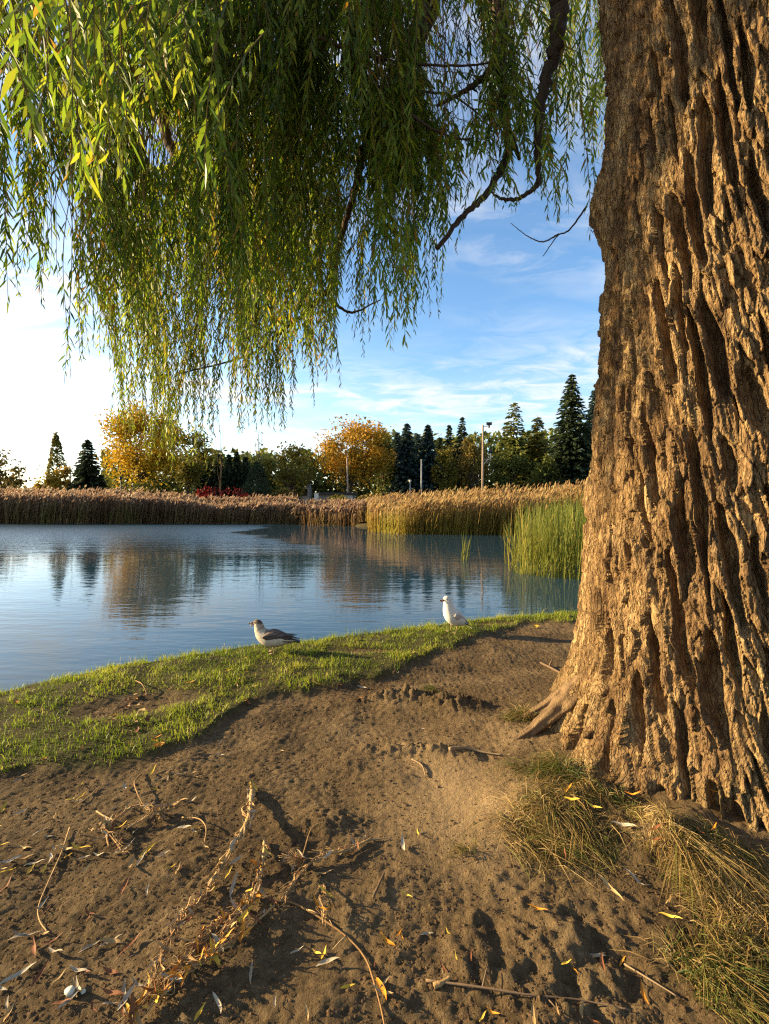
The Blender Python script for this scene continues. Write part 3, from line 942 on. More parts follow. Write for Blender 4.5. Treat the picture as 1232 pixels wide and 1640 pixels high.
def build_turf():
    n = 400000
    x = rng.uniform(-4.2, 4.4, n); y = rng.uniform(0.6, 7.0, n)
    tm = turf_mask(x, y)
    pd = pond_dist(x, y)
    clump = pn(x * 6, y * 6, 1.5) * 0.9 + pn(x * 18, y * 18, 2.5) * 0.6
    keep = (rng.random(n) < sstep(0.30, 0.9, tm) * np.clip(0.62 + 1.2 * clump, 0.04, 1)) & (pd < 0.12) & (pd > -2.2)
    x, y, pd, clump = x[keep], y[keep], pd[keep], clump[keep]
    z = ground_h(x, y)
    n = len(x)
    h = rng.gamma(4, 0.0088, n) * (0.75 + 0.9 * clump) * (1 + 0.35 * sstep(-0.15, 0.0, pd))
    h = np.clip(h, 0.010, 0.13)
    w = rng.uniform(0.0028, 0.0052, n)
    az = rng.uniform(0, 6.283, n); k = h * rng.uniform(0.1, 0.9, n)
    lean = np.stack([np.cos(az) * k, np.sin(az) * k], 1)
    r = np.clip(0.35 + 0.6 * pn(x * 1.7, y * 1.7, 3.3) + 0.3 * clump + rng.normal(0, 0.17, n) + (rng.random(n) < 0.05) * 0.5, 0, 1)
    V, Q, T, R, hg = blades(np.stack([x, y, z - 0.004], 1), h, w, lean, r)
    link('grass', np_mesh('grass', V, [Q, T], M_GRASS, {'rnd': R}), kind='stuff')
    print('turf blades', n)


build_turf()


def tuft(label, px_pts, count, hmin, hmax, reach, flop, hue, group=None, spread=0.05):
    """a grass tuft: blades rooted along a patch, flopping downhill towards flop"""
    b = []
    P = [on_ground(*p) for p in px_pts]
    c = sum(P, Vector()) / len(P)
    o_pts = []; 
    for _ in range(count):
        w = rng.dirichlet(np.ones(len(P)) * 0.30)
        q = sum((p * float(a) for p, a in zip(P, w)), Vector())
        o_pts.append((q.x + rng.normal(0, spread), q.y + rng.normal(0, spread)))
    A = np.array(o_pts)
    # clumps within the tuft, each falling its own way
    k = max(4, count // 45)
    cent = A[rng.integers(0, count, k)]
    j = rng.integers(0, k, count)
    A = A * 0.25 + (cent[j] + rng.normal(0, 0.014, (count, 2))) * 0.75
    cdir = rng.normal(0, 1.1, (k, 2))
    chgt = rng.uniform(0.45, 1.25, k)
    # none grow inside the trunk
    z = ground_h(A[:, 0], A[:, 1])
    h = rng.uniform(hmin, hmax, count) * chgt[j]
    fl = np.array(flop)[None] * rng.uniform(0.3, 1.3, (count, 1)) * h[:, None]
    fl = fl + cdir[j] * h[:, None] + (A - cent[j]) * 1.2 + rng.normal(0, 0.42, (count, 2)) * h[:, None] * reach
    r = np.clip(hue + rng.normal(0, 0.22, count) + 0.18 * rng.normal(0, 1, k)[j], 0, 1)
    # arching blades of four pieces
    n = count
    W = rng.uniform(0.0018, 0.0042, n) * 0.9
    d = np.concatenate([fl, np.zeros((n, 1))], 1)
    sd_ = np.stack([-fl[:, 1], fl[:, 0], np.zeros(n)], 1); sd_ = unit(sd_ + rng.normal(0, 0.3, (n, 3))) * (W * 0.5)[:, None]
    base = np.stack([A[:, 0], A[:, 1], z - 0.006], 1)
    Vs = []
    ts = [0, 0.35, 0.7, 1.0]
    L = np.linalg.norm(fl, axis=1)
    for t in ts:
        zz = h * (np.sin(t * 1.9) / 1.0) - (t ** 2.2) * np.minimum(L, 2 * h) * 0.55
        p = base + d * (t ** 1.3) + np.stack([np.zeros(n), np.zeros(n), zz], 1)
        gz = ground_h(p[:, 0], p[:, 1]) + 0.004
        if t > 0:
            p[:, 2] = np.maximum(p[:, 2], gz + rng.uniform(0, 0.012, n))
        wv = sd_ * (1.0 if t < 0.6 else (0.7 if t < 0.9 else 0.1))
        Vs += [p - wv, p + wv]
    V = np.stack(Vs, 1).reshape(-1, 3)
    oo = (np.arange(n) * 8)[:, None]
    Q = np.concatenate([oo + np.array([[2 * i, 2 * i + 1, 2 * i + 3, 2 * i + 2]]) for i in range(3)])
    R = np.concatenate([r, r, r])
    me = np_mesh('grass_tuft', V - np.array([[c.x, c.y, c.z]]), [Q], M_DRYGRASS, {'rnd': R})
    o = link('grass_tuft', me, label=label, category='grass tuft', group=group)
    o.location = c
    return o


# ------------------------------------------------------------------ reeds
def reed_mat(name, low, top, trans=0.50):
    return leaf_mat(name, low, trans, 0.65, spec=0.15, hgrad=(0.45, top))


M_REED_BROWN = reed_mat('brown_reed', [(0.0, (0.149, 0.088, 0.041)), (0.6, (0.284, 0.182, 0.081)), (1.0, (0.270, 0.257, 0.068))],
                        [(0.0, (0.230, 0.135, 0.088)), (0.6, (0.405, 0.270, 0.176)), (1.0, (0.513, 0.378, 0.243))])
M_REED_GOLD = reed_mat('golden_reed', [(0.0, (0.257, 0.176, 0.041)), (0.5, (0.446, 0.324, 0.061)), (1.0, (0.365, 0.365, 0.054))],
                       [(0.0, (0.297, 0.162, 0.068)), (0.6, (0.499, 0.324, 0.135)), (1.0, (0.567, 0.432, 0.189))])
M_REED_GREEN = reed_mat('green_reed', [(0.0, (0.068, 0.101, 0.016)), (0.5, (0.162, 0.189, 0.030)), (0.85, (0.297, 0.270, 0.041)), (1.0, (0.459, 0.324, 0.081))],
                        [(0.0, (0.081, 0.135, 0.022)), (0.5, (0.189, 0.230, 0.041)), (0.85, (0.351, 0.297, 0.068)), (1.0, (0.486, 0.338, 0.108))], 0.40)


def reeds(name, xy, height, mat, width=0.03, plume=0.0, bend=0.22, leaves=2, base=None, hvar=0.12, wind=(0.10, 0.0)):
    n = len(xy)
    x, y = xy[:, 0], xy[:, 1]
    z0 = np.minimum(ground_h(x, y), 5) if base is None else np.full(n, base)
    z0 = np.maximum(z0, WATER_Z - 0.15)
    if isinstance(height, tuple):      # height changes along the shore
        hgt = np.interp(616 + F_PX * x / y, height[0], height[1])
    else:
        hgt = np.full(n, float(height))
    h = hgt * (1 + hvar * rng.normal(0, 1, n)) * (1 + 0.10 * pn(x * 0.6, y * 0.6, 1.0) + 0.06 * pn(x * 2, y * 2, 2.0))
    h = np.clip(h, hgt * 0.45, hgt * 1.35)
    az = rng.uniform(0, 6.283, n)
    r0 = np.clip(0.5 + 0.8 * pn(x * 0.5, y * 0.8, 5.0) + rng.normal(0, 0.2, n), 0, 1)
    V = []; F = []; R = []; Hh = []; off = 0

    def strip(P, D, ln, wd, az, drop, r, ts=(0, 0.4, 0.75, 1.0), h0=0.0, h1=1.0):
        nonlocal off
        k = len(P)
        S = np.stack([np.cos(az), np.sin(az), np.zeros(k)], 1)
        vs = []; hg = []
        for t in ts:
            p = P + D * (ln * t)[:, None]
            p[:, 2] -= drop * t ** 2.4 * ln
            w = wd * (1.0 if t < 0.5 else (0.8 if t < 0.9 else 0.12))
            vs += [p - S * (w * 0.5)[:, None], p + S * (w * 0.5)[:, None]]
            hv = h0 + (h1 - h0) * t
            hg += [hv, hv]
        V.append(np.stack(vs, 1).reshape(-1, 3))
        m = len(ts)
        oo = off + (np.arange(k) * 2 * m)[:, None]
        for i in range(m - 1):
            F.append(oo + np.array([[2 * i, 2 * i + 1, 2 * i + 3, 2 * i + 2]])); R.append(r)
        Hh.append(np.tile(np.array(hg), k))
        off += k * 2 * m
    P = np.stack([x, y, z0], 1)
    ln = h
    D = unit(np.stack([rng.normal(wind[0], bend * 0.5, n), rng.normal(wind[1], bend * 0.5, n), np.ones(n)], 1))
    strip(P, D, ln, np.full(n, width) * rng.uniform(0.6, 1.2, n), az, 0.10 * rng.random(n), r0)
    for q in range(leaves):
        t0 = rng.uniform(0.15, 0.65, n)
        p = P + D * (ln * t0)[:, None]
        a2 = rng.uniform(0, 6.283, n)
        dd = unit(D * 1.0 + np.stack([np.cos(a2), np.sin(a2), np.zeros(n)], 1) * rng.uniform(0.2, 0.7, n)[:, None] + np.array([wind[0], wind[1], 0]))
        l2 = h * rng.uniform(0.25, 0.45, n)
        strip(p, dd, l2, np.full(n, width) * rng.uniform(0.6, 1.0, n), a2 + 1.57, 0.25 * rng.random(n), np.clip(r0 + rng.normal(0, 0.15, n), 0, 1),
              ts=(0, 0.5, 1.0), h0=0.35, h1=0.8)
    if plume:
        k = rng.random(n) < plume
        p = (P + D * (ln * 0.94)[:, None])[k]
        m = len(p)
        for q in range(2):
            a2 = rng.uniform(0, 6.283, m)
            dd = unit(D[k] + np.stack([np.abs(rng.normal(0.35, 0.25, m)), rng.normal(0, 0.25, m), np.zeros(m)], 1))
            strip(p, dd, np.full(m, 0.32) * rng.uniform(0.6, 1.2, m), np.full(m, width * 2.4), a2, 0.35 * rng.random(m), np.clip(r0[k] + rng.normal(0, 0.25, m), 0, 1),
                  ts=(0, 0.45, 1.0), h0=1.0, h1=1.0)
    V = np.concatenate(V)
    me = np_mesh(name, V, F, mat, {'rnd': np.concatenate(R)}, {'hgt': np.concatenate(Hh)})
    return me


def band(px0, px1, d0, d1, n, front=None):
    """n feet in a band of depth d0..d1 seen between photo columns px0 and px1"""
    d = d0 + (d1 - d0) * rng.random(n) ** 1.6
    px = rng.uniform(px0, px1, n)
    if front is not None:
        d = d + np.interp(px, front[0], front[1])
    x = (px - 616) / F_PX * d
    return np.stack([x, d], 1)


def build_reeds():
    # far shore on the left and middle
    link('reeds', reeds('reeds', band(-60, 470, 35.0, 42.0, 8500), ((0, 180, 290, 320, 400, 470), (2.18, 2.08, 1.7, 1.45, 1.42, 1.5)), M_REED_BROWN, 0.05, plume=0.75, wind=(0.16, 0), hvar=0.10), kind='stuff')
    link('reeds', reeds('reeds', band(400, 640, 33.5, 39.0, 5500, ((400, 470, 600, 640), (2.0, 1.0, -2.0, -4.0))), ((400, 470, 600, 640), (1.55, 1.25, 1.15, 1.3)), M_REED_BROWN, 0.045, plume=0.6, wind=(0.12, 0)), kind='stuff')
    # golden bed on the right
    link('reeds', reeds('reeds', band(588, 1120, 24.0, 33.0, 9000, ((588, 640, 800, 1000), (3.0, 0.6, 0.0, -1.0))), ((588, 640, 760, 960), (1.45, 1.62, 1.85, 2.0)), M_REED_GOLD, 0.034, plume=0.5, wind=(0.08, 0)), kind='stuff')
    # tall green cattails close by
    a = band(798, 1150, 10.6, 15.0, 1500, ((800, 830, 900, 1000), (2.0, 0.8, 0.1, -0.4)))
    a = a[(616 + F_PX * a[:, 0] / a[:, 1] - 795) / 60 > rng.random(len(a)) ** 0.7]
    b = band(840, 1150, 14.0, 22.0, 2200)
    link('reeds', reeds('reeds', np.concatenate([a, b]), ((800, 840, 950), (1.25, 1.5, 1.72)), M_REED_GREEN, 0.020, bend=0.26, leaves=1, hvar=0.24, wind=(0.05, 0), base=WATER_Z - 0.1), kind='stuff')
    # single clump standing in open water
    p = on_water(743, 897)
    k = 16
    xy = np.stack([p.x + rng.normal(0, 0.06, k), p.y + rng.normal(0, 0.10, k)], 1)
    me = reeds('cattail_clump', xy, 0.75, M_REED_GREEN, 0.016, bend=0.14, leaves=1, hvar=0.25, base=WATER_Z - 0.08)
    o = link('cattail_clump', me, label='small lone clump of green cattail leaves standing in open water', category='reed clump')
    for px, py, k in ((776, 905, 5), (985, 0, 0)):
        if not k:
            continue


def on_water(px, py):
    d = _cr @ Vector(((px - 616) / F_PX, -(py - 820) / F_PX, -1.0))
    return Vector((0, 0, CAM_Z)) + d * ((WATER_Z - CAM_Z) / d.z)


build_reeds()

# ------------------------------------------------------------------ trees beyond the pond
GZ = 0.33


def tree_leaf(name, stops, ns=0.35):
    return leaf_mat(name, stops, 0.30, 0.6, noise_scale=ns, spec=0.15)


L_YELLOW = tree_leaf('yellow_leaves', [(0.0, (0.24, 0.20, 0.02)), (0.35, (0.55, 0.38, 0.025)), (0.7, (0.80, 0.47, 0.02)), (1.0, (0.85, 0.46, 0.03))])
L_ORANGE = tree_leaf('orange_leaves', [(0.0, (0.16, 0.14, 0.02)), (0.35, (0.38, 0.25, 0.026)), (0.65, (0.60, 0.31, 0.025)), (1.0, (0.64, 0.25, 0.02))])
L_OLIVE = tree_leaf('olive_leaves', [(0.0, (0.07, 0.08, 0.015)), (0.5, (0.19, 0.17, 0.026)), (1.0, (0.36, 0.26, 0.03))])
L_GREEN = tree_leaf('green_leaves', [(0.0, (0.051, 0.072, 0.019)), (0.5, (0.138, 0.160, 0.032)), (1.0, (0.275, 0.246, 0.043))])
L_DARK = tree_leaf('dark_needles', [(0.0, (0.026, 0.043, 0.022)), (0.6, (0.064, 0.093, 0.045)), (1.0, (0.136, 0.152, 0.067))])
L_BLUE = tree_leaf('blue_spruce_needles', [(0.0, (0.029, 0.053, 0.048)), (0.6, (0.070, 0.112, 0.099)), (1.0, (0.136, 0.184, 0.152))])
L_BROWN = tree_leaf('rusty_leaves', [(0.0, (0.096, 0.084, 0.022)), (0.5, (0.228, 0.168, 0.036)), (1.0, (0.408, 0.252, 0.048))])
L_RED = tree_leaf('crimson_leaves', [(0.0, (0.10, 0.010, 0.010)), (0.6, (0.26, 0.022, 0.02)), (1.0, (0.38, 0.06, 0.035))])
M_TRUNK = plain_mat('grey_trunk', (0.05, 0.036, 0.026), (0.13, 0.095, 0.065), 6, 0.9, 0.4, 0.02)


def cards(C, size, bias=0.3):
    """small leaf clumps: folded quads scattered at C"""
    n = len(C)
    N = unit(rng.normal(size=(n, 3)) + np.array([0, 0, bias]))
    A = unit(np.cross(N, rng.normal(size=(n, 3))))
    B = np.cross(N, A)
    s = (size * rng.uniform(0.55, 1.25, n))[:, None]
    V = np.stack([C - A * s, C - B * s * 0.55 + N * s * 0.15, C + A * s, C + B * s * 0.55 + N * s * 0.15], 1).reshape(-1, 3)
    Q = (np.arange(n) * 4)[:, None] + np.array([[0, 1, 2, 3]])
    return V, Q


def broadleaf(label, px0, px1, top, Y, leaf, count=3000, base=795, trunk_px=None, size=0.20, gaps=0.35, blobs=15, name='broadleaf_tree',
              group=None, low=0.22, trunk_r=0.16):
    c = at((px0 + px1) / 2, 800, Y)
    R = (px1 - px0) / 2 / F_PX * Y
    H = at(0, top, Y).z - GZ
    tx = (trunk_px - (px0 + px1) / 2) / F_PX * Y if trunk_px else 0.0
    root = empty(name, (c.x, Y, GZ), label, 'tree', group)
    b = Build()
    b.tube([(tx, 0, -0.2), (tx * 0.9, 0, H * 0.14), (tx * 0.6, 0.1, H * 0.32)], [trunk_r * 1.3, trunk_r, trunk_r * 0.8], 8, 0.08)
    pts = []
    ctr = np.array([0, 0, H * (0.5 + low / 2)])
    half = np.array([R, R * 0.9, H * (0.5 - low / 2)])
    for _ in range(blobs):
        d = unit(rng.normal(size=3)); d[2] = d[2] * 0.9 + 0.12
        rr = rng.uniform(0.45, 0.80)
        bc = ctr + d * half * rr
        br = half * rng.uniform(0.19, 0.38) * np.array([1.0, 1.0, 0.75])
        m = int(count / blobs * rng.uniform(0.7, 1.3))
        u = unit(rng.normal(size=(m, 3)))
        rad = rng.uniform(0.25, 1.0, m) ** 0.5
        pts.append(bc + u * rad[:, None] * br * (1 + 0.25 * rng.normal(size=(m, 1))))
        mid = Vector((tx * 0.6 + (bc[0] - tx * 0.6) * 0.45, bc[1] * 0.4, H * 0.30 + (bc[2] - H * 0.30) * 0.35))
        b.tube(smooth_path([(tx * 0.65, 0.08, H * rng.uniform(0.18, 0.32)), mid, tuple(bc)], 3), np.linspace(trunk_r * 0.5, 0.02, 7), 5, 0.1, cap=False)
    # scattered fill through the whole crown
    m = int(count * 0.25)
    u = unit(rng.normal(size=(m, 3)))
    pts.append(ctr + u * (rng.random((m, 1)) ** 0.4) * half * 0.95)
    P = np.concatenate(pts)
    if gaps:
        g = pn(P[:, 0] * 0.55, P[:, 1] * 0.55, P[:, 2] * 0.6 + px0 * 0.1)
        P = P[g > -0.42 + gaps * 0.8 * rng.random(len(P))] if gaps < 1 else P
    P = P[P[:, 2] > 0.05]
    V, Q = cards(P, size)
    link('trunk', b.mesh('trunk', M_TRUNK, True), root)
    link('crown', np_mesh('crown', V, [Q], leaf, {'rnd': rng.random(len(Q))}), root)
    return root


def conifer(label, px, half_px, top, Y, leaf, dens=1.0, name='spruce_tree', group=None, droop=0.35, shape=0.82, bare=0.03, sparse=0.0, trunk_r=0.16):
    c = at(px, 800, Y)
    R = half_px / F_PX * Y
    H = at(px, top, Y).z - GZ
    root = empty(name, (c.x, Y, GZ), label, 'tree', group)
    b = Build()
    b.tube([(0, 0, -0.2), (0, 0, H * 0.5), (0, 0, H)], [trunk_r, trunk_r * 0.6, 0.015], 7, 0.05)
    C = []; S = []
    z = H * bare
    step = max(0.26, H / 48)
    while z < H - 0.1:
        t = z / H
        L0 = R * 1.30 * (1 - t) ** shape + 0.14
        nb = max(6, int((7 + 9 * (1 - t)) * dens))
        a0 = random.uniform(0, 6.28)
        for k in range(nb):
            if random.random() < sparse:
                continue
            a = a0 + 6.283 * k / nb + random.uniform(-0.25, 0.25)
            L = L0 * random.uniform(0.70, 1.16)
            m = max(2, int(L / 0.30))
            dz = droop * random.uniform(0.6, 1.3)
            for j in range(1, m + 1):
                f = j / m
                r = L * f
                zz = z - dz * r * (0.75 if f < 0.8 else 0.62) + random.uniform(-0.06, 0.06)
                wob = (1.05 - f) * 0.30 + 0.06
                for q in range(2):
                    aa = a + random.uniform(-1, 1) * wob * 0.7
                    C.append((math.cos(aa) * r, math.sin(aa) * r, zz - random.uniform(0, 0.12)))
                    S.append(0.26 + 0.16 * (1 - t) + 0.08 * random.random())
        z += step * random.uniform(0.8, 1.2)
    C = np.array(C)
    n = len(C)
    rad = unit(C * np.array([1, 1, 0]) + 1e-6)
    A = unit(rad + rng.normal(0, 0.25, (n, 3)) + np.array([0, 0, -0.35]))
    Bv = unit(np.cross(A, np.array([0, 0, 1.0]) + rng.normal(0, 0.5, (n, 3))))
    s = np.array(S)[:, None]
    V = np.stack([C - A * s, C - Bv * s * 0.5, C + A * s, C + Bv * s * 0.5], 1).reshape(-1, 3)
    Q = (np.arange(n) * 4)[:, None] + np.array([[0, 1, 2, 3]])
    link('trunk', b.mesh('trunk', M_TRUNK, True), root)
    link('crown', np_mesh('crown', V, [Q], leaf, {'rnd': rng.random(n)}), root)
    return root


def column(label, px, half_px, top, Y, leaf, count=1500, name='columnar_tree', cat='tree', size=0.16, round_top=0.5, group=None, base_z=0.0):
    """dense upright shrub or columnar evergreen"""
    c = at(px, 800, Y)
    R = half_px / F_PX * Y
    H = at(px, top, Y).z - GZ
    root = empty(name, (c.x, Y, GZ), label, cat, group)
    z = rng.random(count)
    prof = np.minimum(1, (1 - z) / round_top) ** 0.6 * (0.72 + 0.28 * np.minimum(1, z / 0.25))
    a = rng.uniform(0, 6.283, count)
    lump = 1 + 0.30 * pn(np.cos(a) * 1.5, np.sin(a) * 1.5, z * 5 + px)
    r = R * prof * lump * rng.uniform(0.55, 1.0, count) ** 0.4
    P = np.stack([np.cos(a) * r, np.sin(a) * r, z * H * (1 + 0.03 * rng.normal(0, 1, count))], 1)
    V, Q = cards(P, size, 0.6)
    b = Build()
    b.tube([(0, 0, -0.2), (0, 0, H * 0.8)], [0.10, 0.03], 6, 0.05)
    link('trunk', b.mesh('trunk', M_TRUNK, True), root)
    link('crown', np_mesh('crown', V, [Q], leaf, {'rnd': rng.random(len(Q))}), root)
    return root


def bare_tree(label, px, half_px, top, Y, shoots=9, leaf=None, name='bare_tree', group=None):
    c = at(px, 800, Y)
    R = half_px / F_PX * Y
    H = at(px, top, Y).z - GZ
    root = empty(name, (c.x, Y, GZ), label, 'tree', group)
    b = Build()
    b.tube([(0, 0, -0.2), (0.05, 0, H * 0.5), (0, 0, H)], [0.11, 0.06, 0.012], 6, 0.05)
    lb = Build()
    tips = []
    for k in range(shoots):
        z0 = H * random.uniform(0.10, 0.7)
        a = random.uniform(0, 6.28)
        ex = math.cos(a) * R * random.uniform(0.4, 1); ey = math.sin(a) * R * random.uniform(0.4, 1)
        z1 = min(H * 0.97, z0 + H * random.uniform(0.2, 0.42))
        b.tube(smooth_path([(0, 0, z0), (ex * 0.7, ey * 0.7, z0 + (z1 - z0) * 0.35), (ex, ey, z1)], 3), np.linspace(0.035, 0.010, 7), 4, 0.0, cap=False)
        tips += [(ex * f, ey * f, z0 + (z1 - z0) * f) for f in (0.6, 0.8, 1.0)]
    link('trunk', b.mesh('trunk', M_TRUNK, True), root)
    if leaf:
        T = np.array(tips)
        P = (T[rng.integers(0, len(T), 110)] + rng.normal(0, 0.22, (110, 3)))
        V, Q = cards(P, 0.15)
        link('crown', np_mesh('crown', V, [Q], leaf, {'rnd': rng.random(len(Q))}), root)
    return root


def build_trees():
    broadleaf('bushy tree with green and orange leaves cut by the left edge of the picture', -40, 46, 716, 60, L_BROWN, 1500, low=0.05, size=0.24)
    broadleaf('low sunlit orange bush behind the reeds in the glare at far left', 52, 84, 742, 66, L_YELLOW, 500, low=0.02, size=0.20, blobs=8, name='orange_bush')
    column('tall narrow evergreen column, green above and rusty below, left of a pointed spruce', 92, 19, 697, 62, L_OLIVE, 1900, name='columnar_evergreen', round_top=0.9, size=0.2)
    broadleaf('small rusty orange tree in front of the narrow evergreen column', 74, 122, 742, 59, L_ORANGE, 800, low=0.05, size=0.2, blobs=9)
    bare_tree('thin leafless upright tree between the narrow evergreen column and the dark pointed spruce', 113, 9, 692, 66, 10)
    conifer('dark pointed spruce standing left of the big yellow tree', 142, 25, 702, 58, L_DARK, 1.1, droop=0.25)
    broadleaf('big rounded tree with golden yellow autumn leaves', 164, 300, 636, 55, L_YELLOW, 9000, trunk_px=228, size=0.19, blobs=34, low=0.08, gaps=0.25, name='yellow_tree', trunk_r=0.2)
    broadleaf('olive green tree crowded behind the right side of the golden yellow tree', 255, 346, 668, 60, L_OLIVE, 3000, size=0.22, blobs=18, low=0.05)
    bare_tree('thin bare tree rising right of the golden yellow tree', 354, 7, 688, 68, 8)
    for px, w, tp, lab in ((322, 12, 728, 'leftmost small dark conifer behind the red bushes, hard by the golden yellow tree'),
                           (336, 11, 738, 'shortest of the small dark conifers behind the red bushes'),
                           (351, 12, 724, 'small dark conifer in front of the thin bare tree behind the red bushes'),
                           (367, 14, 727, 'broadest small dark conifer behind the middle of the red bushes'),
                           (380, 11, 720, 'tallest small dark conifer behind the right hand red bush'),
                           (394, 12, 730, 'small dark conifer touching the dark egg-shaped shrub')):
        conifer(lab, px, w, tp, 70, L_DARK, 0.9, name='conifer_tree', group='row of small dark conifers behind the red bushes')
    broadleaf('low crimson red bush at the back of the reeds, left of its twin', 312, 362, 776, 50, L_RED, 900, low=0.0, size=0.16, blobs=10, name='red_bush', gaps=0)
    broadleaf('low crimson red bush at the back of the reeds, beside the dark rounded evergreen', 350, 402, 778, 50, L_RED, 900, low=0.0, size=0.16, blobs=10, name='red_bush', gaps=0)
    column('dark dense egg-shaped evergreen shrub right of the red bushes', 412, 21, 741, 54, L_DARK, 2200, name='evergreen_shrub', cat='shrub', round_top=0.6, size=0.17)
    bare_tree('thin upright sapling with few leaves behind the dark egg-shaped shrub', 415, 9, 688, 58, 12, L_OLIVE, name='sapling')
    broadleaf('small spreading tree with thin yellow green leaves and a visible dark trunk', 420, 512, 703, 56, L_OLIVE, 2300, trunk_px=472, size=0.19, blobs=22, low=0.14, gaps=0.5, name='spreading_tree')
    broadleaf('large broad tree with orange and gold leaves right of centre in the tree line', 492, 640, 660, 58, L_ORANGE, 9000, trunk_px=558, size=0.18, blobs=40, low=0.15, gaps=0.45, name='orange_tree', trunk_r=0.2)
    broadleaf('dense dark green tree touching the right side of the broad orange tree', 586, 640, 682, 62, L_GREEN, 2600, size=0.22, blobs=14, low=0.02)
    conifer('slim blue spruce nearest to the dark green tree', 636, 17, 690, 66, L_BLUE, 1.0)
    conifer('tall blue spruce with a double tip, left one of the central pair', 652, 24, 676, 62, L_BLUE, 1.2)
    conifer('symmetrical blue spruce behind the tall thin grey pole', 685, 22, 678, 62, L_BLUE, 1.2)
    conifer('short spruce tip showing between the blue spruces and the olive trees', 704, 14, 699, 72, L_DARK, 1.0)
    conifer('slender spruce with a shaggy top left of the tallest thin spruce', 719, 15, 680, 72, L_DARK, 0.9, sparse=0.12)
    conifer('thin spruce with spaced level branches just left of the floodlight pole', 740, 22, 666, 72, L_DARK, 0.9, sparse=0.15, shape=0.95)
    broadleaf('olive brown tree below the spruces, left of the floodlight pole', 690, 735, 712, 60, L_OLIVE, 1900, size=0.2, blobs=14, low=0.02)
    broadleaf('bronze green tree right behind the floodlight pole', 728, 790, 690, 60, L_BROWN, 2600, size=0.2, blobs=16, low=0.02)
    broadleaf('dull green tree filling the gap right of the floodlight pole', 782, 850, 706, 61, L_GREEN, 2600, size=0.21, blobs=16, low=0.02)
    conifer('airy pine with a rounded open top right of the floodlight pole', 822, 30, 644, 64, L_GREEN, 0.8, name='pine_tree', sparse=0.35, droop=-0.12, shape=0.62, bare=0.35)
    conifer('airy pine with a narrow top next to the tallest spruce', 860, 22, 664, 64, L_OLIVE, 0.8, name='pine_tree', sparse=0.35, droop=-0.12, shape=0.62, bare=0.25)
    broadleaf('shadowy green tree at the foot of the tallest spruce', 838, 905, 728, 59, L_GREEN, 2200, size=0.2, blobs=14, low=0.02)
    conifer('tallest spruce, dark and broad, left of the willow trunk', 914, 40, 597, 60, L_DARK, 1.35)
    conifer('bluish spruce half hidden behind the willow trunk', 952, 34, 620, 62, L_BLUE, 1.3)
    broadleaf('dark mixed tree between the two central blue spruces and the shed', 640, 700, 716, 68, L_GREEN, 2200, size=0.24, blobs=14, low=0.02)
    broadleaf('brown leaved tree low between the slender spruces', 700, 760, 704, 70, L_BROWN, 2000, size=0.24, blobs=14, low=0.02)
    broadleaf('dense olive tree behind the two airy pines', 792, 880, 694, 70, L_OLIVE, 2800, size=0.26, blobs=16, low=0.02)
    broadleaf('deep green tree under the spruce pair beside the willow trunk', 880, 960, 716, 64, L_GREEN, 2400, size=0.24, blobs=14, low=0.02)
    conifer('second blue spruce crowded behind the double tipped one', 668, 22, 692, 70, L_BLUE, 1.1)
    broadleaf('dark green bushy tree behind the small spreading tree', 440, 500, 730, 70, L_GREEN, 1800, size=0.24, blobs=12, low=0.02)
    # the wood behind, read as one mass
    n = 24000
    px = np.concatenate([rng.uniform(150, 1150, n - 1500), rng.uniform(-80, 170, 1500)])
    Y = rng.uniform(74, 92, n)
    top = np.where(px < 165, 776, np.where(px > 590, 708, 728)) + 14 * pn(px * 0.03, Y * 0.05, 1.0) * 2 - 10 * (px > 600)
    ztop = CAM_Z + (800 - top) / F_PX * Y
    P = np.stack([(px - 616) / F_PX * Y, Y, GZ + (ztop - GZ) * rng.random(n) ** 1.1], 1)
    V, Q = cards(P, 0.6)
    link('far_wood', np_mesh('far_wood', V, [Q], L_GREEN, {'rnd': rng.random(n)}), kind='stuff')
    # scrub at the back of the reeds
    for lab, a, b_, tp, mat in (('yellow green bush in front of the low dark shed', 520, 562, 789, L_OLIVE), ('brown scrub right of the low dark shed', 572, 640, 785, L_BROWN),
                                ('rusty scrub under the small spreading tree', 430, 470, 778, L_BROWN), ('dark scrub under the golden yellow tree', 170, 262, 770, L_GREEN)):
        broadleaf(lab, a, b_, tp, 46 if 'shed' in lab else 53, mat, 900, low=0.0, size=0.14, blobs=10, name='bush', gaps=0)


build_trees()

# ------------------------------------------------------------------ poles, lamps, buildings
M_WOODPOLE = plain_mat('weathered_pole', (0.30, 0.21, 0.15), (0.42, 0.32, 0.24), 5, 0.8, 0.3, 0.01)
M_STEEL = plain_mat('grey_steel', (0.30, 0.32, 0.35), (0.40, 0.42, 0.45), 4, 0.5, 0.1, 0.004, metal=0.2)
M_BLACK = plain_mat('dark_metal', (0.02, 0.02, 0.022), (0.04, 0.04, 0.042), 6, 0.5, 0.1, 0.004)
M_WHITE = plain_mat('pale_paint', (0.62, 0.58, 0.52), (0.75, 0.72, 0.66), 2, 0.7, 0.2, 0.01)
M_CONC = plain_mat('grey_concrete', (0.16, 0.15, 0.14), (0.30, 0.29, 0.27), 2, 0.85, 0.4, 0.02)
M_ROOF = plain_mat('dark_roof', (0.025, 0.024, 0.026), (0.05, 0.047, 0.045), 3, 0.8, 0.3, 0.02)
M_WINDOW = plain_mat('dark_window', (0.02, 0.025, 0.03), (0.03, 0.035, 0.045), 3, 0.1, 0.0, 0.01, spec=0.6)


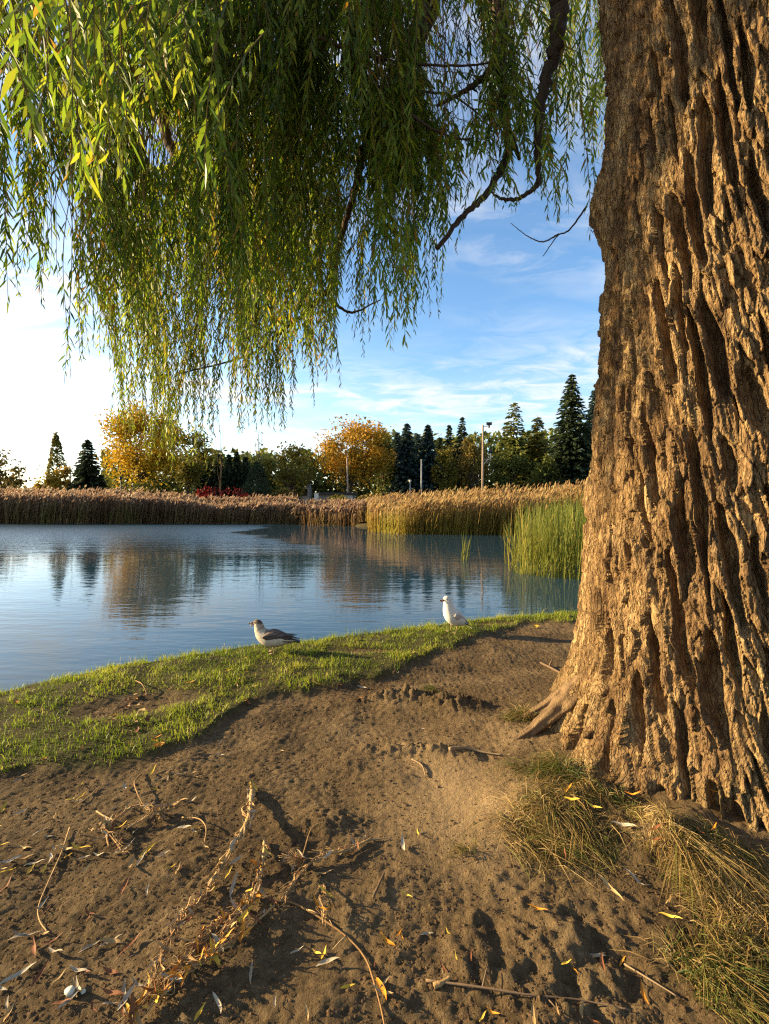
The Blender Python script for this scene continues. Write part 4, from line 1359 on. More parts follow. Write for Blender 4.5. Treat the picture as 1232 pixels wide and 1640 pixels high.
def box(b, c, s, r=0.5):
    x, y, z = c; a, d, h = s[0] / 2, s[1] / 2, s[2] / 2
    v = [Vector((x + i * a, y + j * d, z + k * h)) for i in (-1, 1) for j in (-1, 1) for k in (-1, 1)]
    for q in ((0, 1, 3, 2), (4, 6, 7, 5), (0, 4, 5, 1), (2, 3, 7, 6), (0, 2, 6, 4), (1, 5, 7, 3)):
        b.quad(*(v[i] for i in q), r=r)


def piece(name, b, mat, parent, smooth=False):
    return link(name, b.mesh(name, mat, smooth), parent)


def build_poles():
    # tall floodlight pole
    Y = 48; p = at(773, 800, Y); H = at(0, 681, Y).z - GZ
    r = empty('floodlight_pole', (p.x, Y, GZ), 'tall pale floodlight pole with one lamp at the top and another on a side bracket', 'lamp post')
    b = Build(); b.tube([(0, 0, -0.3), (0, 0, H)], [0.13, 0.085], 12); piece('pole', b, M_WOODPOLE, r, True)
    k = Y / F_PX
    b = Build(); b.tube([(0.0, 0, H - 0.12), (8 * k, 0, H - 0.10), (8.5 * k, 0, H - 0.04)], [0.03, 0.03, 0.03], 6)
    piece('bracket', b, M_STEEL, r)
    b = Build(); box(b, (9.5 * k, -0.1, H + 0.12), (0.50, 0.30, 0.22)); box(b, (9.5 * k, -0.1, H + 0.245), (0.58, 0.36, 0.03)); b.tube([(9.5 * k, -0.1, H - 0.28), (9.5 * k, -0.1, H)], [0.07, 0.09], 8)
    h = piece('floodlight', b, M_BLACK, r)
    z2 = at(0, 737, Y).z - GZ
    b = Build(); b.tube([(0, 0, z2 - 0.55), (8 * k, 0, z2 + 0.05), (11 * k, 0, z2 + 0.12)], [0.04] * 3, 6); b.tube([(0, 0, z2 + 0.08), (12 * k, 0, z2 + 0.12)], [0.03] * 2, 6)
    b.tube([(12.5 * k, 0, z2 + 0.1), (12.5 * k, 0, z2 + 0.7)], [0.05, 0.05], 6)
    piece('bracket', b, M_WHITE, r)
    b = Build(); b.tube([(12.5 * k, 0, z2 + 0.7), (12.5 * k, 0, z2 + 0.95), (12.5 * k, 0, z2 + 1.05)], [0.12, 0.24, 0.12], 10)
    piece('floodlight', b, M_BLACK, r)
    # tall thin grey pole
    Y = 50; p = at(675, 800, Y); H = at(0, 737, Y).z - GZ
    r = empty('metal_pole', (p.x, Y, GZ), 'thin grey metal pole with a small cap in front of the blue spruces', 'pole')
    b = Build(); b.tube([(0, 0, -0.3), (0, 0, H)], [0.085, 0.06], 10); piece('pole', b, M_STEEL, r, True)
    b = Build(); b.tube([(0, 0, H), (0, 0, H + 0.1)], [0.085, 0.05], 8); piece('cap', b, M_STEEL, r)
    b = Build(); b.tube([(0, 0, H - 0.5), (0.14, 0, H - 0.5)], [0.04, 0.04], 6); piece('bracket', b, M_STEEL, r)
    # leaning wooden post before the orange tree
    Y = 50; p = at(558, 800, Y); q = at(556, 734, Y)
    r = empty('utility_pole', (p.x, Y, GZ), 'plain tan wooden pole standing in front of the broad orange tree', 'pole')
    b = Build(); b.tube([(0, 0, -0.3), (q.x - p.x, 0, q.z - GZ)], [0.10, 0.075], 10); piece('pole', b, M_WOODPOLE, r, True)
    b = Build(); b.tube([(q.x - p.x, 0, q.z - GZ), (q.x - p.x, 0, q.z - GZ + 0.06)], [0.085, 0.05], 8); piece('cap', b, M_STEEL, r)
    # park lamps
    for px, tp, Y, lab in ((194, 764, 49, 'small park lamp post in front of the golden yellow tree'),
                           (657, 768, 52, 'short park lamp post left of the thin grey metal pole')):
        p = at(px, 800, Y); H = at(0, tp, Y).z - GZ
        r = empty('park_lamp', (p.x, Y, GZ), lab, 'lamp post', None)
        b = Build(); b.tube([(0, 0, -0.3), (0, 0, H - 0.3)], [0.06, 0.045], 8); piece('pole', b, M_STEEL if px > 400 else M_WOODPOLE, r, True)
        b = Build(); b.tube([(0, 0, H - 0.34), (0, 0, H - 0.05)], [0.08, 0.17], 10); piece('lamp_head', b, M_WHITE if px > 400 else M_BLACK, r, True)
        b = Build(); b.tube([(0, 0, H - 0.05), (0, 0, H + 0.04), (0, 0, H + 0.08)], [0.20, 0.14, 0.03], 10); piece('lamp_cap', b, M_BLACK, r, True)
    # low shed
    Y = 47; x0 = at(508, 800, Y).x; x1 = at(567, 800, Y).x; zt = at(0, 789, Y).z - GZ
    r = empty('shed', ((x0 + x1) / 2, Y, GZ), 'low shed with a dark flat roof and a pale painted end behind the reeds', 'shed')
    w = x1 - x0
    b = Build(); box(b, (0, 1.2, zt / 2 - 0.2), (w, 2.4, zt)); piece('wall', b, M_CONC, r)
    b = Build(); box(b, (0.05, 1.1, zt - 0.10), (w + 0.3, 2.9, 0.22)); piece('roof', b, M_ROOF, r)
    b = Build(); box(b, (w * 0.34, -0.015, zt - 0.55), (w * 0.26, 0.03, 0.62)); piece('pale_panel', b, M_WHITE, r)
    b = Build(); box(b, (-w * 0.02, -0.015, zt - 0.55), (w * 0.13, 0.03, 0.5)); piece('pale_panel', b, M_WHITE, r)
    p = at(507, 800, 45)
    r = empty('marker_post', (p.x, 45, GZ), 'short white square post at the left end of the low dark shed', 'post')
    zt = at(0, 789, 45).z - GZ
    b = Build(); box(b, (0, 0, zt / 2 - 0.1), (0.36, 0.36, zt)); piece('post', b, M_WHITE, r)
    b = Build(); box(b, (0, 0, zt - 0.08), (0.42, 0.42, 0.06)); piece('cap', b, M_WHITE, r)
    # pale house glimpsed behind the small tree
    Y = 72; x0 = at(474, 800, Y).x; x1 = at(494, 800, Y).x; zt = at(0, 774, Y).z - GZ
    r = empty('house', ((x0 + x1) / 2, Y, GZ), 'pale house with a dark gable roof glimpsed behind the small spreading tree', 'house')
    w = x1 - x0
    b = Build(); box(b, (0, 2, zt / 2 - 0.2), (w, 4, zt + 0.2)); piece('wall', b, M_WHITE, r)
    b = Build()
    a1, a2, a3 = Vector((-w / 2 - 0.2, -0.2, zt)), Vector((w / 2 + 0.2, -0.2, zt)), Vector((0, -0.2, zt + 1.3))
    o = Vector((0, 4.4, 0))
    b.tri(a1, a2, a3); b.tri(a1 + o, a3 + o, a2 + o); b.quad(a1, a3, a3 + o, a1 + o); b.quad(a3, a2, a2 + o, a3 + o); b.quad(a2, a1, a1 + o, a2 + o)
    piece('roof', b, M_ROOF, r)
    for k in (-0.25, 0.25):
        b = Build(); box(b, (w * k, -0.02, zt * 0.62), (0.7, 0.06, 1.0)); piece('window', b, M_WINDOW, r)


build_poles()

# ------------------------------------------------------------------ gulls
M_BEAK = plain_mat('gull_beak', (0.35, 0.17, 0.10), (0.48, 0.28, 0.18), 60, 0.5, 0.0, 0.001)
M_BEAKTIP = plain_mat('beak_tip', (0.02, 0.02, 0.02), (0.03, 0.03, 0.03), 60, 0.4, 0.0, 0.001)
M_LEG = plain_mat('gull_leg', (0.42, 0.30, 0.16), (0.5, 0.36, 0.2), 60, 0.6, 0.1, 0.001)
M_EYE = plain_mat('gull_eye', (0.01, 0.01, 0.01), (0.02, 0.02, 0.02), 60, 0.1, 0.0, 0.001, spec=0.6)
M_FLIGHT = plain_mat('flight_feather', (0.018, 0.016, 0.016), (0.045, 0.038, 0.034), 40, 0.6, 0.2, 0.001, stretch=(0.3, 1, 1))


def feather_mat(name, c_light, c_mid, c_dark, streak):
    """plumage mottled along the body"""
    m, t = new_mat(name)
    tc = t.n('ShaderNodeTexCoord').outputs['Object']
    a = t.n('ShaderNodeAttribute', attribute_name='mark').outputs['Fac']
    nz = t.noise(t.mapping(tc, scale=(22, 60, 40)), 1.6, 4.0, 0.6)
    nz = t.math('MULTIPLY', t.math('SUBTRACT', nz, 0.38), 3.0, True)
    f = t.math('ADD', a, t.math('MULTIPLY', nz, streak), True)
    c = t.ramp(f, [(0.0, c_light), (0.5, c_mid), (1.0, c_dark)])
    bp = t.n('ShaderNodeBump', {'Strength': 0.3, 'Distance': 0.003, 'Height': nz})
    d = t.n('ShaderNodeBsdfPrincipled', {'Base Color': c, 'Roughness': 0.75, 'Normal': bp.outputs[0]})
    d.inputs['Specular IOR Level'].default_value = 0.2
    t.n('ShaderNodeOutputMaterial', {'Surface': d.outputs[0]})
    return m


M_BODY_A = feather_mat('cream_plumage', (0.62, 0.56, 0.44), (0.36, 0.27, 0.20), (0.10, 0.065, 0.05), 0.35)
M_WING_A = feather_mat('grey_brown_wing', (0.30, 0.26, 0.24), (0.17, 0.13, 0.105), (0.06, 0.045, 0.04), 0.9)
M_BODY_B = feather_mat('white_plumage', (0.80, 0.78, 0.74), (0.66, 0.60, 0.52), (0.34, 0.28, 0.24), 0.25)
M_WING_B = feather_mat('pale_grey_wing', (0.80, 0.77, 0.73), (0.62, 0.56, 0.50), (0.30, 0.24, 0.20), 0.6)


def loft(rings, sides=16, mark=None):
    """rings: (centre, tangent, half width, half height); returns V, F with closed ends"""
    V = []; F = []
    for c, tn, rw, rh in rings:
        c = Vector(c); tn = Vector(tn).normalized()
        side = Vector((0, 1, 0))
        up = tn.cross(side); up.normalize()
        if up.z < 0 and abs(up.z) > 0.2:
            up = -up
        for k in range(sides):
            a = 2 * math.pi * k / sides
            V.append(c + side * math.cos(a) * rw + up * math.sin(a) * rh)
    n = len(rings)
    for i in range(n - 1):
        for k in range(sides):
            k2 = (k + 1) % sides
            F.append((i * sides + k, i * sides + k2, (i + 1) * sides + k2, (i + 1) * sides + k))
    return V, F


def spine_body(keys, n=34, sides=18):
    """smooth body along a spine of (x, z, half width, half height)"""
    P = smooth_path([(k[0], 0, k[1] - 0.022) for k in keys], 6)
    u = np.linspace(0, 1, len(P)); uk = np.linspace(0, 1, len(keys))
    rw = np.interp(u, uk, [k[2] for k in keys]); rh = np.interp(u, uk, [k[3] for k in keys])
    # soften the interpolation
    for _ in range(2):
        rw[1:-1] = (rw[:-2] + 2 * rw[1:-1] + rw[2:]) / 4; rh[1:-1] = (rh[:-2] + 2 * rh[1:-1] + rh[2:]) / 4
    rings = []
    for i, p in enumerate(P):
        tn = P[min(i + 1, len(P) - 1)] - P[max(i - 1, 0)]
        rings.append((p, tn, rw[i], rh[i]))
    V, F = loft(rings, sides)
    n0 = len(V)
    V += [P[0], P[-1]]
    m = (len(P) - 1) * sides
    T = []
    for k in range(sides):
        k2 = (k + 1) % sides
        T.append((k2, k, n0)); T.append((m + k, m + k2, n0 + 1))
    return np.array([tuple(v) for v in V]), np.array(F), np.array(T)


def wing_mesh(side, root_x, tip_x, z0, z1, yoff, depth, mat):
    """folded wing lying on the flank: a curved shell with a rounded shoulder and a long pointed tip"""
    nu, nv = 18, 9
    V = []; mk = []
    for i in range(nu):
        u = i / (nu - 1)
        x = root_x + (tip_x - root_x) * u
        half = depth * (math.sin(min(1, u * 3.2 + 0.10) * math.pi / 2) ** 0.8) * (1 - max(0, (u - 0.35) / 0.65) ** 1.25) + 0.004
        zc = z0 + (z1 - z0) * u
        bulge = yoff * (1 - 0.70 * u ** 1.4)
        for j in range(nv):
            v = j / (nv - 1) * 2 - 1
            y = side * (bulge * math.sqrt(max(0.0, 1 - (0.78 * v) ** 2)) + 0.007 * math.cos(v * 1.4))
            yy = y if v < 0.6 else y * (1 - 0.7 * (v - 0.6) / 0.4)
            V.append((x - 0.01 * v, yy, zc + half * v))
            mk.append(0.35 + 0.5 * u + 0.25 * (v < -0.5) - 0.25 * (v > 0.3))
    F = []
    for i in range(nu - 1):
        for j in range(nv - 1):
            F.append((i * nv + j, i * nv + j + 1, (i + 1) * nv + j + 1, (i + 1) * nv + j))
    # inner skin closes it
    n = len(V)
    V += [(x, y - side * 0.008, z) for x, y, z in V]
    mk += mk
    F += [tuple(n + q for q in reversed(f)) for f in F]
    rim = [i * nv for i in range(nu)] + [(nu - 1) * nv + j for j in range(1, nv)] + [i * nv + nv - 1 for i in range(nu - 2, -1, -1)] + [j for j in range(nv - 2, 0, -1)]
    for a, b_ in zip(rim, rim[1:] + rim[:1]):
        F.append((a, b_, n + b_, n + a))
    return np_mesh('wing', np.array(V), [np.array(F)], mat, vattr={'mark': np.array(mk)}, smooth=True)


def gull(label, loc, rz, keys, body_mat, wing_mat, mark_fn, head, bill_len, bill_dir, open_bill, wing, tips, tail, scale, fat=1.0):
    dz = 0.022
    keys = [(k[0], k[1], k[2] * fat, k[3] * fat) for k in keys]
    head = (head[0], head[1] - dz, head[2] * fat)
    wing = (wing[0], wing[1], wing[2] - dz, wing[3] - dz, wing[4] * fat, wing[5] * fat)
    tips = [(q[0], q[1] - dz, q[2], q[3] - dz, q[4] * fat, q[5] * fat) for q in tips]
    tail = (tail[0], tail[1] - dz, tail[2], tail[3] - dz, tail[4])
    r = empty('gull', loc, label, 'gull', 'gulls standing on the grassy bank', rz)
    r.scale = (scale,) * 3
    V, F, T = spine_body(keys)
    link('body', np_mesh('body', V, [F, T], body_mat, vattr={'mark': mark_fn(V + np.array([0, 0, dz]))}, smooth=True), r)
    hx, hz, hr = head
    bd = Vector(bill_dir).normalized()
    b0 = Vector((hx, 0, hz)) + bd * hr * 0.80
    up = Vector((0, 0, 1))
    low = (bd - up * (0.55 if open_bill else 0.08)).normalized()
    b = Build()
    b.tube([b0 + up * 0.003, b0 + bd * bill_len * 0.6 + up * 0.003, b0 + bd * bill_len * 0.8], [0.0085, 0.0065, 0.0055], 8)
    ub = piece('upper_beak', b, M_BEAK, r, True)
    b = Build(); b.tube([b0 + bd * bill_len * 0.72 + up * 0.002, b0 + bd * bill_len * 0.92, b0 + bd * bill_len - up * 0.007], [0.0068, 0.005, 0.001], 8)
    piece('beak_tip', b, M_BEAKTIP, ub, True)
    b = Build(); b.tube([b0 - up * 0.006, b0 - up * 0.006 + low * bill_len * 0.55, b0 - up * 0.006 + low * bill_len * 0.86], [0.0075, 0.006, 0.0015], 8)
    piece('lower_beak', b, M_BEAK, r, True)
    for s in (-1, 1):
        b = Build()
        c = Vector((hx + hr * 0.38, s * hr * 0.80, hz + hr * 0.22))
        b.tube([c - Vector((0, s * 0.004, 0)), c, c + Vector((0, s * 0.003, 0))], [0.0055, 0.005, 0.002], 8)
        piece('eye', b, M_EYE, r, True)
        w = link('wing', wing_mesh(s, *wing, wing_mat), r)
        b = Build()
        for (x0, z0, x1, z1, y0, y1) in tips:
            a0, a1 = Vector((x0, s * y0, z0)), Vector((x1, s * y1, z1))
            dd = (a1 - a0)
            pu = Vector((0, 0, 1)).cross(dd).normalized() * 0.012
            th = Vector((0, 0, 0.004))
            mid = a0 + dd * 0.55
            for t_ in (th, -th):
                b.quad(a0 - pu + t_, mid - pu * 0.9 + t_, mid + pu * 0.9 + t_, a0 + pu + t_)
                b.tri(mid - pu * 0.9 + t_, a1, mid + pu * 0.9 + t_)
            b.quad(a0 - pu + th, a0 - pu - th, mid - pu * 0.9 - th, mid - pu * 0.9 + th)
            b.quad(a0 + pu - th, a0 + pu + th, mid + pu * 0.9 + th, mid + pu * 0.9 - th)
            b.tri(mid - pu * 0.9 + th, mid - pu * 0.9 - th, a1); b.tri(mid + pu * 0.9 - th, mid + pu * 0.9 + th, a1)
        piece('wing_tip', b, M_FLIGHT, w)
    # tail fan
    tx, tz, tx2, tz2, tw = tail
    b = Build()
    for k in range(-3, 4):
        y = k / 3 * tw
        a0 = Vector((tx, y * 0.35, tz)); a1 = Vector((tx2, y, tz2 - abs(k) * 0.002))
        sdv = Vector((0, tw / 5, 0)); th = Vector((0, 0, 0.003 + 0.0006 * k))
        b.quad(a0 - sdv * 0.5 + th, a1 - sdv + th, a1 + sdv + th, a0 + sdv * 0.5 + th)
        b.quad(a0 - sdv * 0.5 - th, a0 + sdv * 0.5 - th, a1 + sdv - th, a1 - sdv - th)
        b.quad(a1 - sdv + th, a1 - sdv - th, a1 + sdv - th, a1 + sdv + th)
    piece('tail', b, M_FLIGHT if open_bill else wing_mat, r)
    # legs with webbed feet
    for s, dx in ((-1, 0.012), (1, -0.020)):
        b = Build()
        top = Vector((0.0 + dx, s * 0.026, 0.100)); knee = Vector((-0.006 + dx, s * 0.026, 0.050)); ank = Vector((0.002 + dx, s * 0.026, 0.008))
        b.tube([top, knee, ank], [0.0085, 0.0045, 0.0042], 7)
        toes = [ank + Vector((0.042, s * 0.018 + o, -0.005)) for o in (-0.030, 0.0, 0.026)]
        for t_ in toes:
            b.tube([ank, t_], [0.0038, 0.0022], 5)
        b.tri(ank, toes[0], toes[1]); b.tri(ank, toes[1], toes[2])
        piece('leg', b, M_LEG, r, True)
    return r


def build_gulls():
    # calling gull on the left, body level, bill open
    keys = [(-0.215, 0.150, 0.010, 0.006), (-0.165, 0.150, 0.030, 0.024), (-0.10, 0.152, 0.050, 0.046), (-0.03, 0.152, 0.061, 0.060), (0.04, 0.162, 0.062, 0.064),
            (0.092, 0.190, 0.053, 0.054), (0.118, 0.228, 0.040, 0.042), (0.128, 0.262, 0.034, 0.036), (0.140, 0.290, 0.031, 0.033), (0.158, 0.302, 0.024, 0.024), (0.176, 0.302, 0.011, 0.011)]
    p = on_ground(437, 1046)

    def mark(V):
        m = np.zeros(len(V))
        m += 0.75 * sstep(0.285, 0.31, V[:, 2]) * (V[:, 0] > 0.08)           # dark crown
        m += 0.55 * sstep(0.165, 0.20, V[:, 2]) * (V[:, 0] < 0.06)            # brown back
        m += 0.35 * sstep(0.235, 0.26, V[:, 2]) * sstep(0.135, 0.10, V[:, 0]) # hind neck
        m += 0.25 * sstep(0.13, 0.10, V[:, 2]) * (V[:, 0] < 0.0)
        return m
    gull('gull with grey brown back and open beak calling at the water edge', p, math.pi - 0.10, keys, M_BODY_A, M_WING_A, mark,
         (0.146, 0.296, 0.032), 0.052, (1, 0, -0.06), True, (0.070, -0.185, 0.192, 0.172, 0.066, 0.044),
         [(-0.10, 0.170, -0.268, 0.158, 0.035, 0.012), (-0.09, 0.192, -0.235, 0.196, 0.03, 0.012), (-0.10, 0.150, -0.225, 0.134, 0.038, 0.020)],
         (-0.16, 0.150, -0.255, 0.140, 0.030), 1.01, 1.22)
    # upright white gull on the right
    keys = [(-0.175, 0.085, 0.008, 0.006), (-0.140, 0.100, 0.028, 0.022), (-0.085, 0.128, 0.052, 0.046), (-0.03, 0.160, 0.064, 0.062), (0.018, 0.200, 0.062, 0.064),
            (0.045, 0.248, 0.050, 0.052), (0.056, 0.290, 0.040, 0.042), (0.062, 0.325, 0.034, 0.036), (0.074, 0.352, 0.031, 0.032), (0.094, 0.360, 0.024, 0.023), (0.112, 0.358, 0.010, 0.010)]
    p = on_ground(726, 1012)

    def mark2(V):
        m = 0.25 * sstep(0.34, 0.37, V[:, 2]) * sstep(0.10, 0.05, V[:, 0])
        m += 0.45 * sstep(-0.01, -0.05, V[:, 0] - (V[:, 2] - 0.2) * 0.25) * sstep(0.15, 0.2, V[:, 2])
        return m
    gull('upright white gull with pale mottled grey wings looking left over the water', p, math.pi + 0.42, keys, M_BODY_B, M_WING_B, mark2,
         (0.080, 0.354, 0.031), 0.046, (1, 0, -0.05), False, (0.035, -0.165, 0.215, 0.100, 0.068, 0.052),
         [(-0.09, 0.115, -0.205, 0.062, 0.036, 0.014), (-0.10, 0.13, -0.19, 0.085, 0.03, 0.012)],
         (-0.13, 0.095, -0.205, 0.050, 0.030), 1.06, 1.30)


build_gulls()

# ------------------------------------------------------------------ grass tufts at the foot of the willow
def build_tufts():
    tuft('large mound of half dry grass at the left foot of the willow trunk', [(800, 1290), (860, 1250), (940, 1280), (1010, 1330), (960, 1390), (850, 1360), (800, 1350)],
         3300, 0.020, 0.075, 1.5, (-0.25, -0.9), 0.55, spread=0.085)
    tuft('straw coloured grass mound in front of the willow at the right edge', [(1090, 1380), (1150, 1340), (1232, 1400), (1260, 1480), (1180, 1480), (1100, 1440)],
         2800, 0.025, 0.080, 1.5, (-0.25, -0.9), 0.66, spread=0.085)
    tuft('fresh green blades on top of the large grass mound against the trunk', [(840, 1240), (890, 1232), (950, 1262)], 520, 0.05, 0.13, 1.2, (-0.3, -0.3), 0.22, spread=0.04)
    tuft('rust brown dead grass in the hollow between the two mounds at the trunk foot', [(1020, 1300), (1060, 1320), (1080, 1350)], 700, 0.04, 0.10, 1.2, (0.1, -0.5), 0.80, spread=0.04)
    tuft('greenish trampled grass in the lower right corner', [(1130, 1500), (1232, 1500), (1300, 1600), (1200, 1640), (1080, 1560)],
         1700, 0.04, 0.10, 1.1, (-0.3, -0.5), 0.42, spread=0.05)
    tuft('short dry grass fringe growing along the trunk foot at the right', [(1060, 1322), (1130, 1345), (1200, 1378), (1250, 1400)], 1300, 0.03, 0.09, 1.2, (-0.2, -0.4), 0.60, spread=0.035)
    tuft('short straw fringe along the trunk foot behind the large mound', [(880, 1225), (960, 1262), (1030, 1300)], 700, 0.025, 0.08, 1.2, (-0.3, -0.4), 0.52, spread=0.03)
    tuft('small green tuft beside the exposed root of the willow', [(795, 1150), (840, 1135), (860, 1152)], 380, 0.04, 0.10, 1.2, (0.1, -0.3), 0.35, spread=0.03)
    tuft('tiny green tuft on the earth lump in the middle distance', [(670, 1108), (695, 1102), (705, 1110)], 150, 0.03, 0.06, 1.2, (0, -0.2), 0.28, spread=0.02)
    tuft('thin straggly tuft of grass on the bare earth left of the large mound', [(745, 1368), (765, 1362), (775, 1370)], 60, 0.03, 0.07, 1.3, (-0.5, -0.2), 0.45, spread=0.015)


build_tufts()

# ------------------------------------------------------------------ litter: leaves, sticks, dried weeds
M_PALE = rnd_mat('pale_dry_leaf', [(0.1, (0.26, 0.20, 0.13)), (0.5, (0.42, 0.35, 0.25)), (0.9, (0.56, 0.50, 0.40))], 0.7)
M_TAN = rnd_mat('tan_dry_leaf', [(0.1, (0.28, 0.16, 0.06)), (0.5, (0.46, 0.29, 0.12)), (0.9, (0.62, 0.44, 0.21))], 0.7)
M_GOLD = rnd_mat('yellow_leaf', [(0.1, (0.52, 0.30, 0.03)), (0.5, (0.75, 0.48, 0.05)), (0.9, (0.82, 0.62, 0.12))], 0.6)
M_ORANGE = rnd_mat('orange_leaf', [(0.1, (0.46, 0.15, 0.015)), (0.5, (0.70, 0.28, 0.02)), (0.9, (0.78, 0.38, 0.045))], 0.6)
M_RUST = rnd_mat('rust_leaf', [(0.1, (0.12, 0.04, 0.02)), (0.5, (0.22, 0.08, 0.03)), (0.9, (0.30, 0.12, 0.05))], 0.7)
M_STICK = rnd_mat('dry_stick', [(0.1, (0.10, 0.06, 0.035)), (0.5, (0.20, 0.13, 0.075)), (0.9, (0.34, 0.24, 0.14))], 0.85)
M_STRAW = rnd_mat('straw_stem', [(0.1, (0.24, 0.13, 0.05)), (0.5, (0.40, 0.24, 0.10)), (0.9, (0.56, 0.39, 0.19))], 0.8)


def dry_leaf_mesh(mat, curl, twist, ratio, r):
    n = 6
    V = []; 
    for i in range(n + 1):
        t = i / n
        w = ratio * math.sin(min(1.0, t * 1.02) * math.pi) ** 0.8 * (1.15 - 0.5 * t) * 0.5
        z = curl * (t - 0.5) ** 2 * 1.4 + 0.04 * math.sin(t * 9 + twist)
        a = twist * (t - 0.4)
        y = 0.10 * math.sin(t * 2.6 + twist)
        for s in (-1, 0, 1):
            V.append((t - 0.5, y + s * w * math.cos(a), z + s * w * math.sin(a) + (0.5 * w if s else 0.0)))
    F = []
    for i in range(n):
        for k in (0, 1):
            F.append((i * 3 + k, i * 3 + k + 1, i * 3 + k + 4, i * 3 + k + 3))
    return np_mesh('fallen_leaf', np.array(V), [np.array(F)], mat, {'rnd': np.full(len(F), r)}, smooth=True)


LEAF_MESH = {}
for nm, mt in (('pale', M_PALE), ('tan', M_TAN), ('gold', M_GOLD), ('orange', M_ORANGE), ('rust', M_RUST)):
    LEAF_MESH[nm] = [dry_leaf_mesh(mt, random.uniform(0.05, 0.45), random.uniform(-0.9, 0.9), random.uniform(0.13, 0.21), r) for r in (0.2, 0.4, 0.6, 0.8)]
    LEAF_MESH[nm + '_broad'] = [dry_leaf_mesh(mt, random.uniform(0.1, 0.5), random.uniform(-0.6, 0.6), random.uniform(0.42, 0.62), r) for r in (0.2, 0.4, 0.6, 0.8)]


def place_leaf(kind, px, py, length, ang, label, group=None, lift=0.006, tilt=0.25, parent=None, name='fallen_leaf'):
    p = on_ground(px, py)
    o = link(name, random.choice(LEAF_MESH[kind]), label=label, category='leaf' if label else None, group=group)
    o.rotation_euler = (random.uniform(-tilt, tilt) * 1.6, random.uniform(-tilt, tilt), math.radians(ang))
    o.scale = (length, length, length)
    o.location = (p.x, p.y, p.z + lift + length * 0.05)
    if parent is not None:
        o.parent = parent
        o.location = Vector(o.location) - Vector(parent.location)
    return o


USED = set()
LANDMARKS = [(112, 1592, 'the white pebble'), (80, 1410, 'the curved far left stem'), (210, 1320, 'the debris heap'), (403, 1300, 'the plumed weed tip'),
             (360, 1500, 'the yellow leaved weed'), (490, 1400, 'the low weed sprig'), (580, 1530, 'the long curved stick'), (850, 1600, 'the straight brown stick'),
             (437, 1040, 'the calling gull'), (726, 1010, 'the white gull'), (190, 1140, 'the bare turf patch'), (60, 1170, 'the left edge turf'),
             (300, 1120, 'the flat orange leaf'), (508, 1098, 'the large yellow leaf'), (700, 1120, 'the earth lumps'), (840, 1185, 'the exposed root'),
             (900, 1320, 'the large grass mound'), (1140, 1400, 'the straw grass mound'), (600, 1424, 'the short slanting stick'), (354, 1195, 'the narrow white leaf'),
             (30, 1300, 'the slanting pale leaf'), (220, 1600, 'the lower weed ends'), (850, 1010, 'the broad yellow leaf'), (600, 1060, 'the strip between the gulls')]


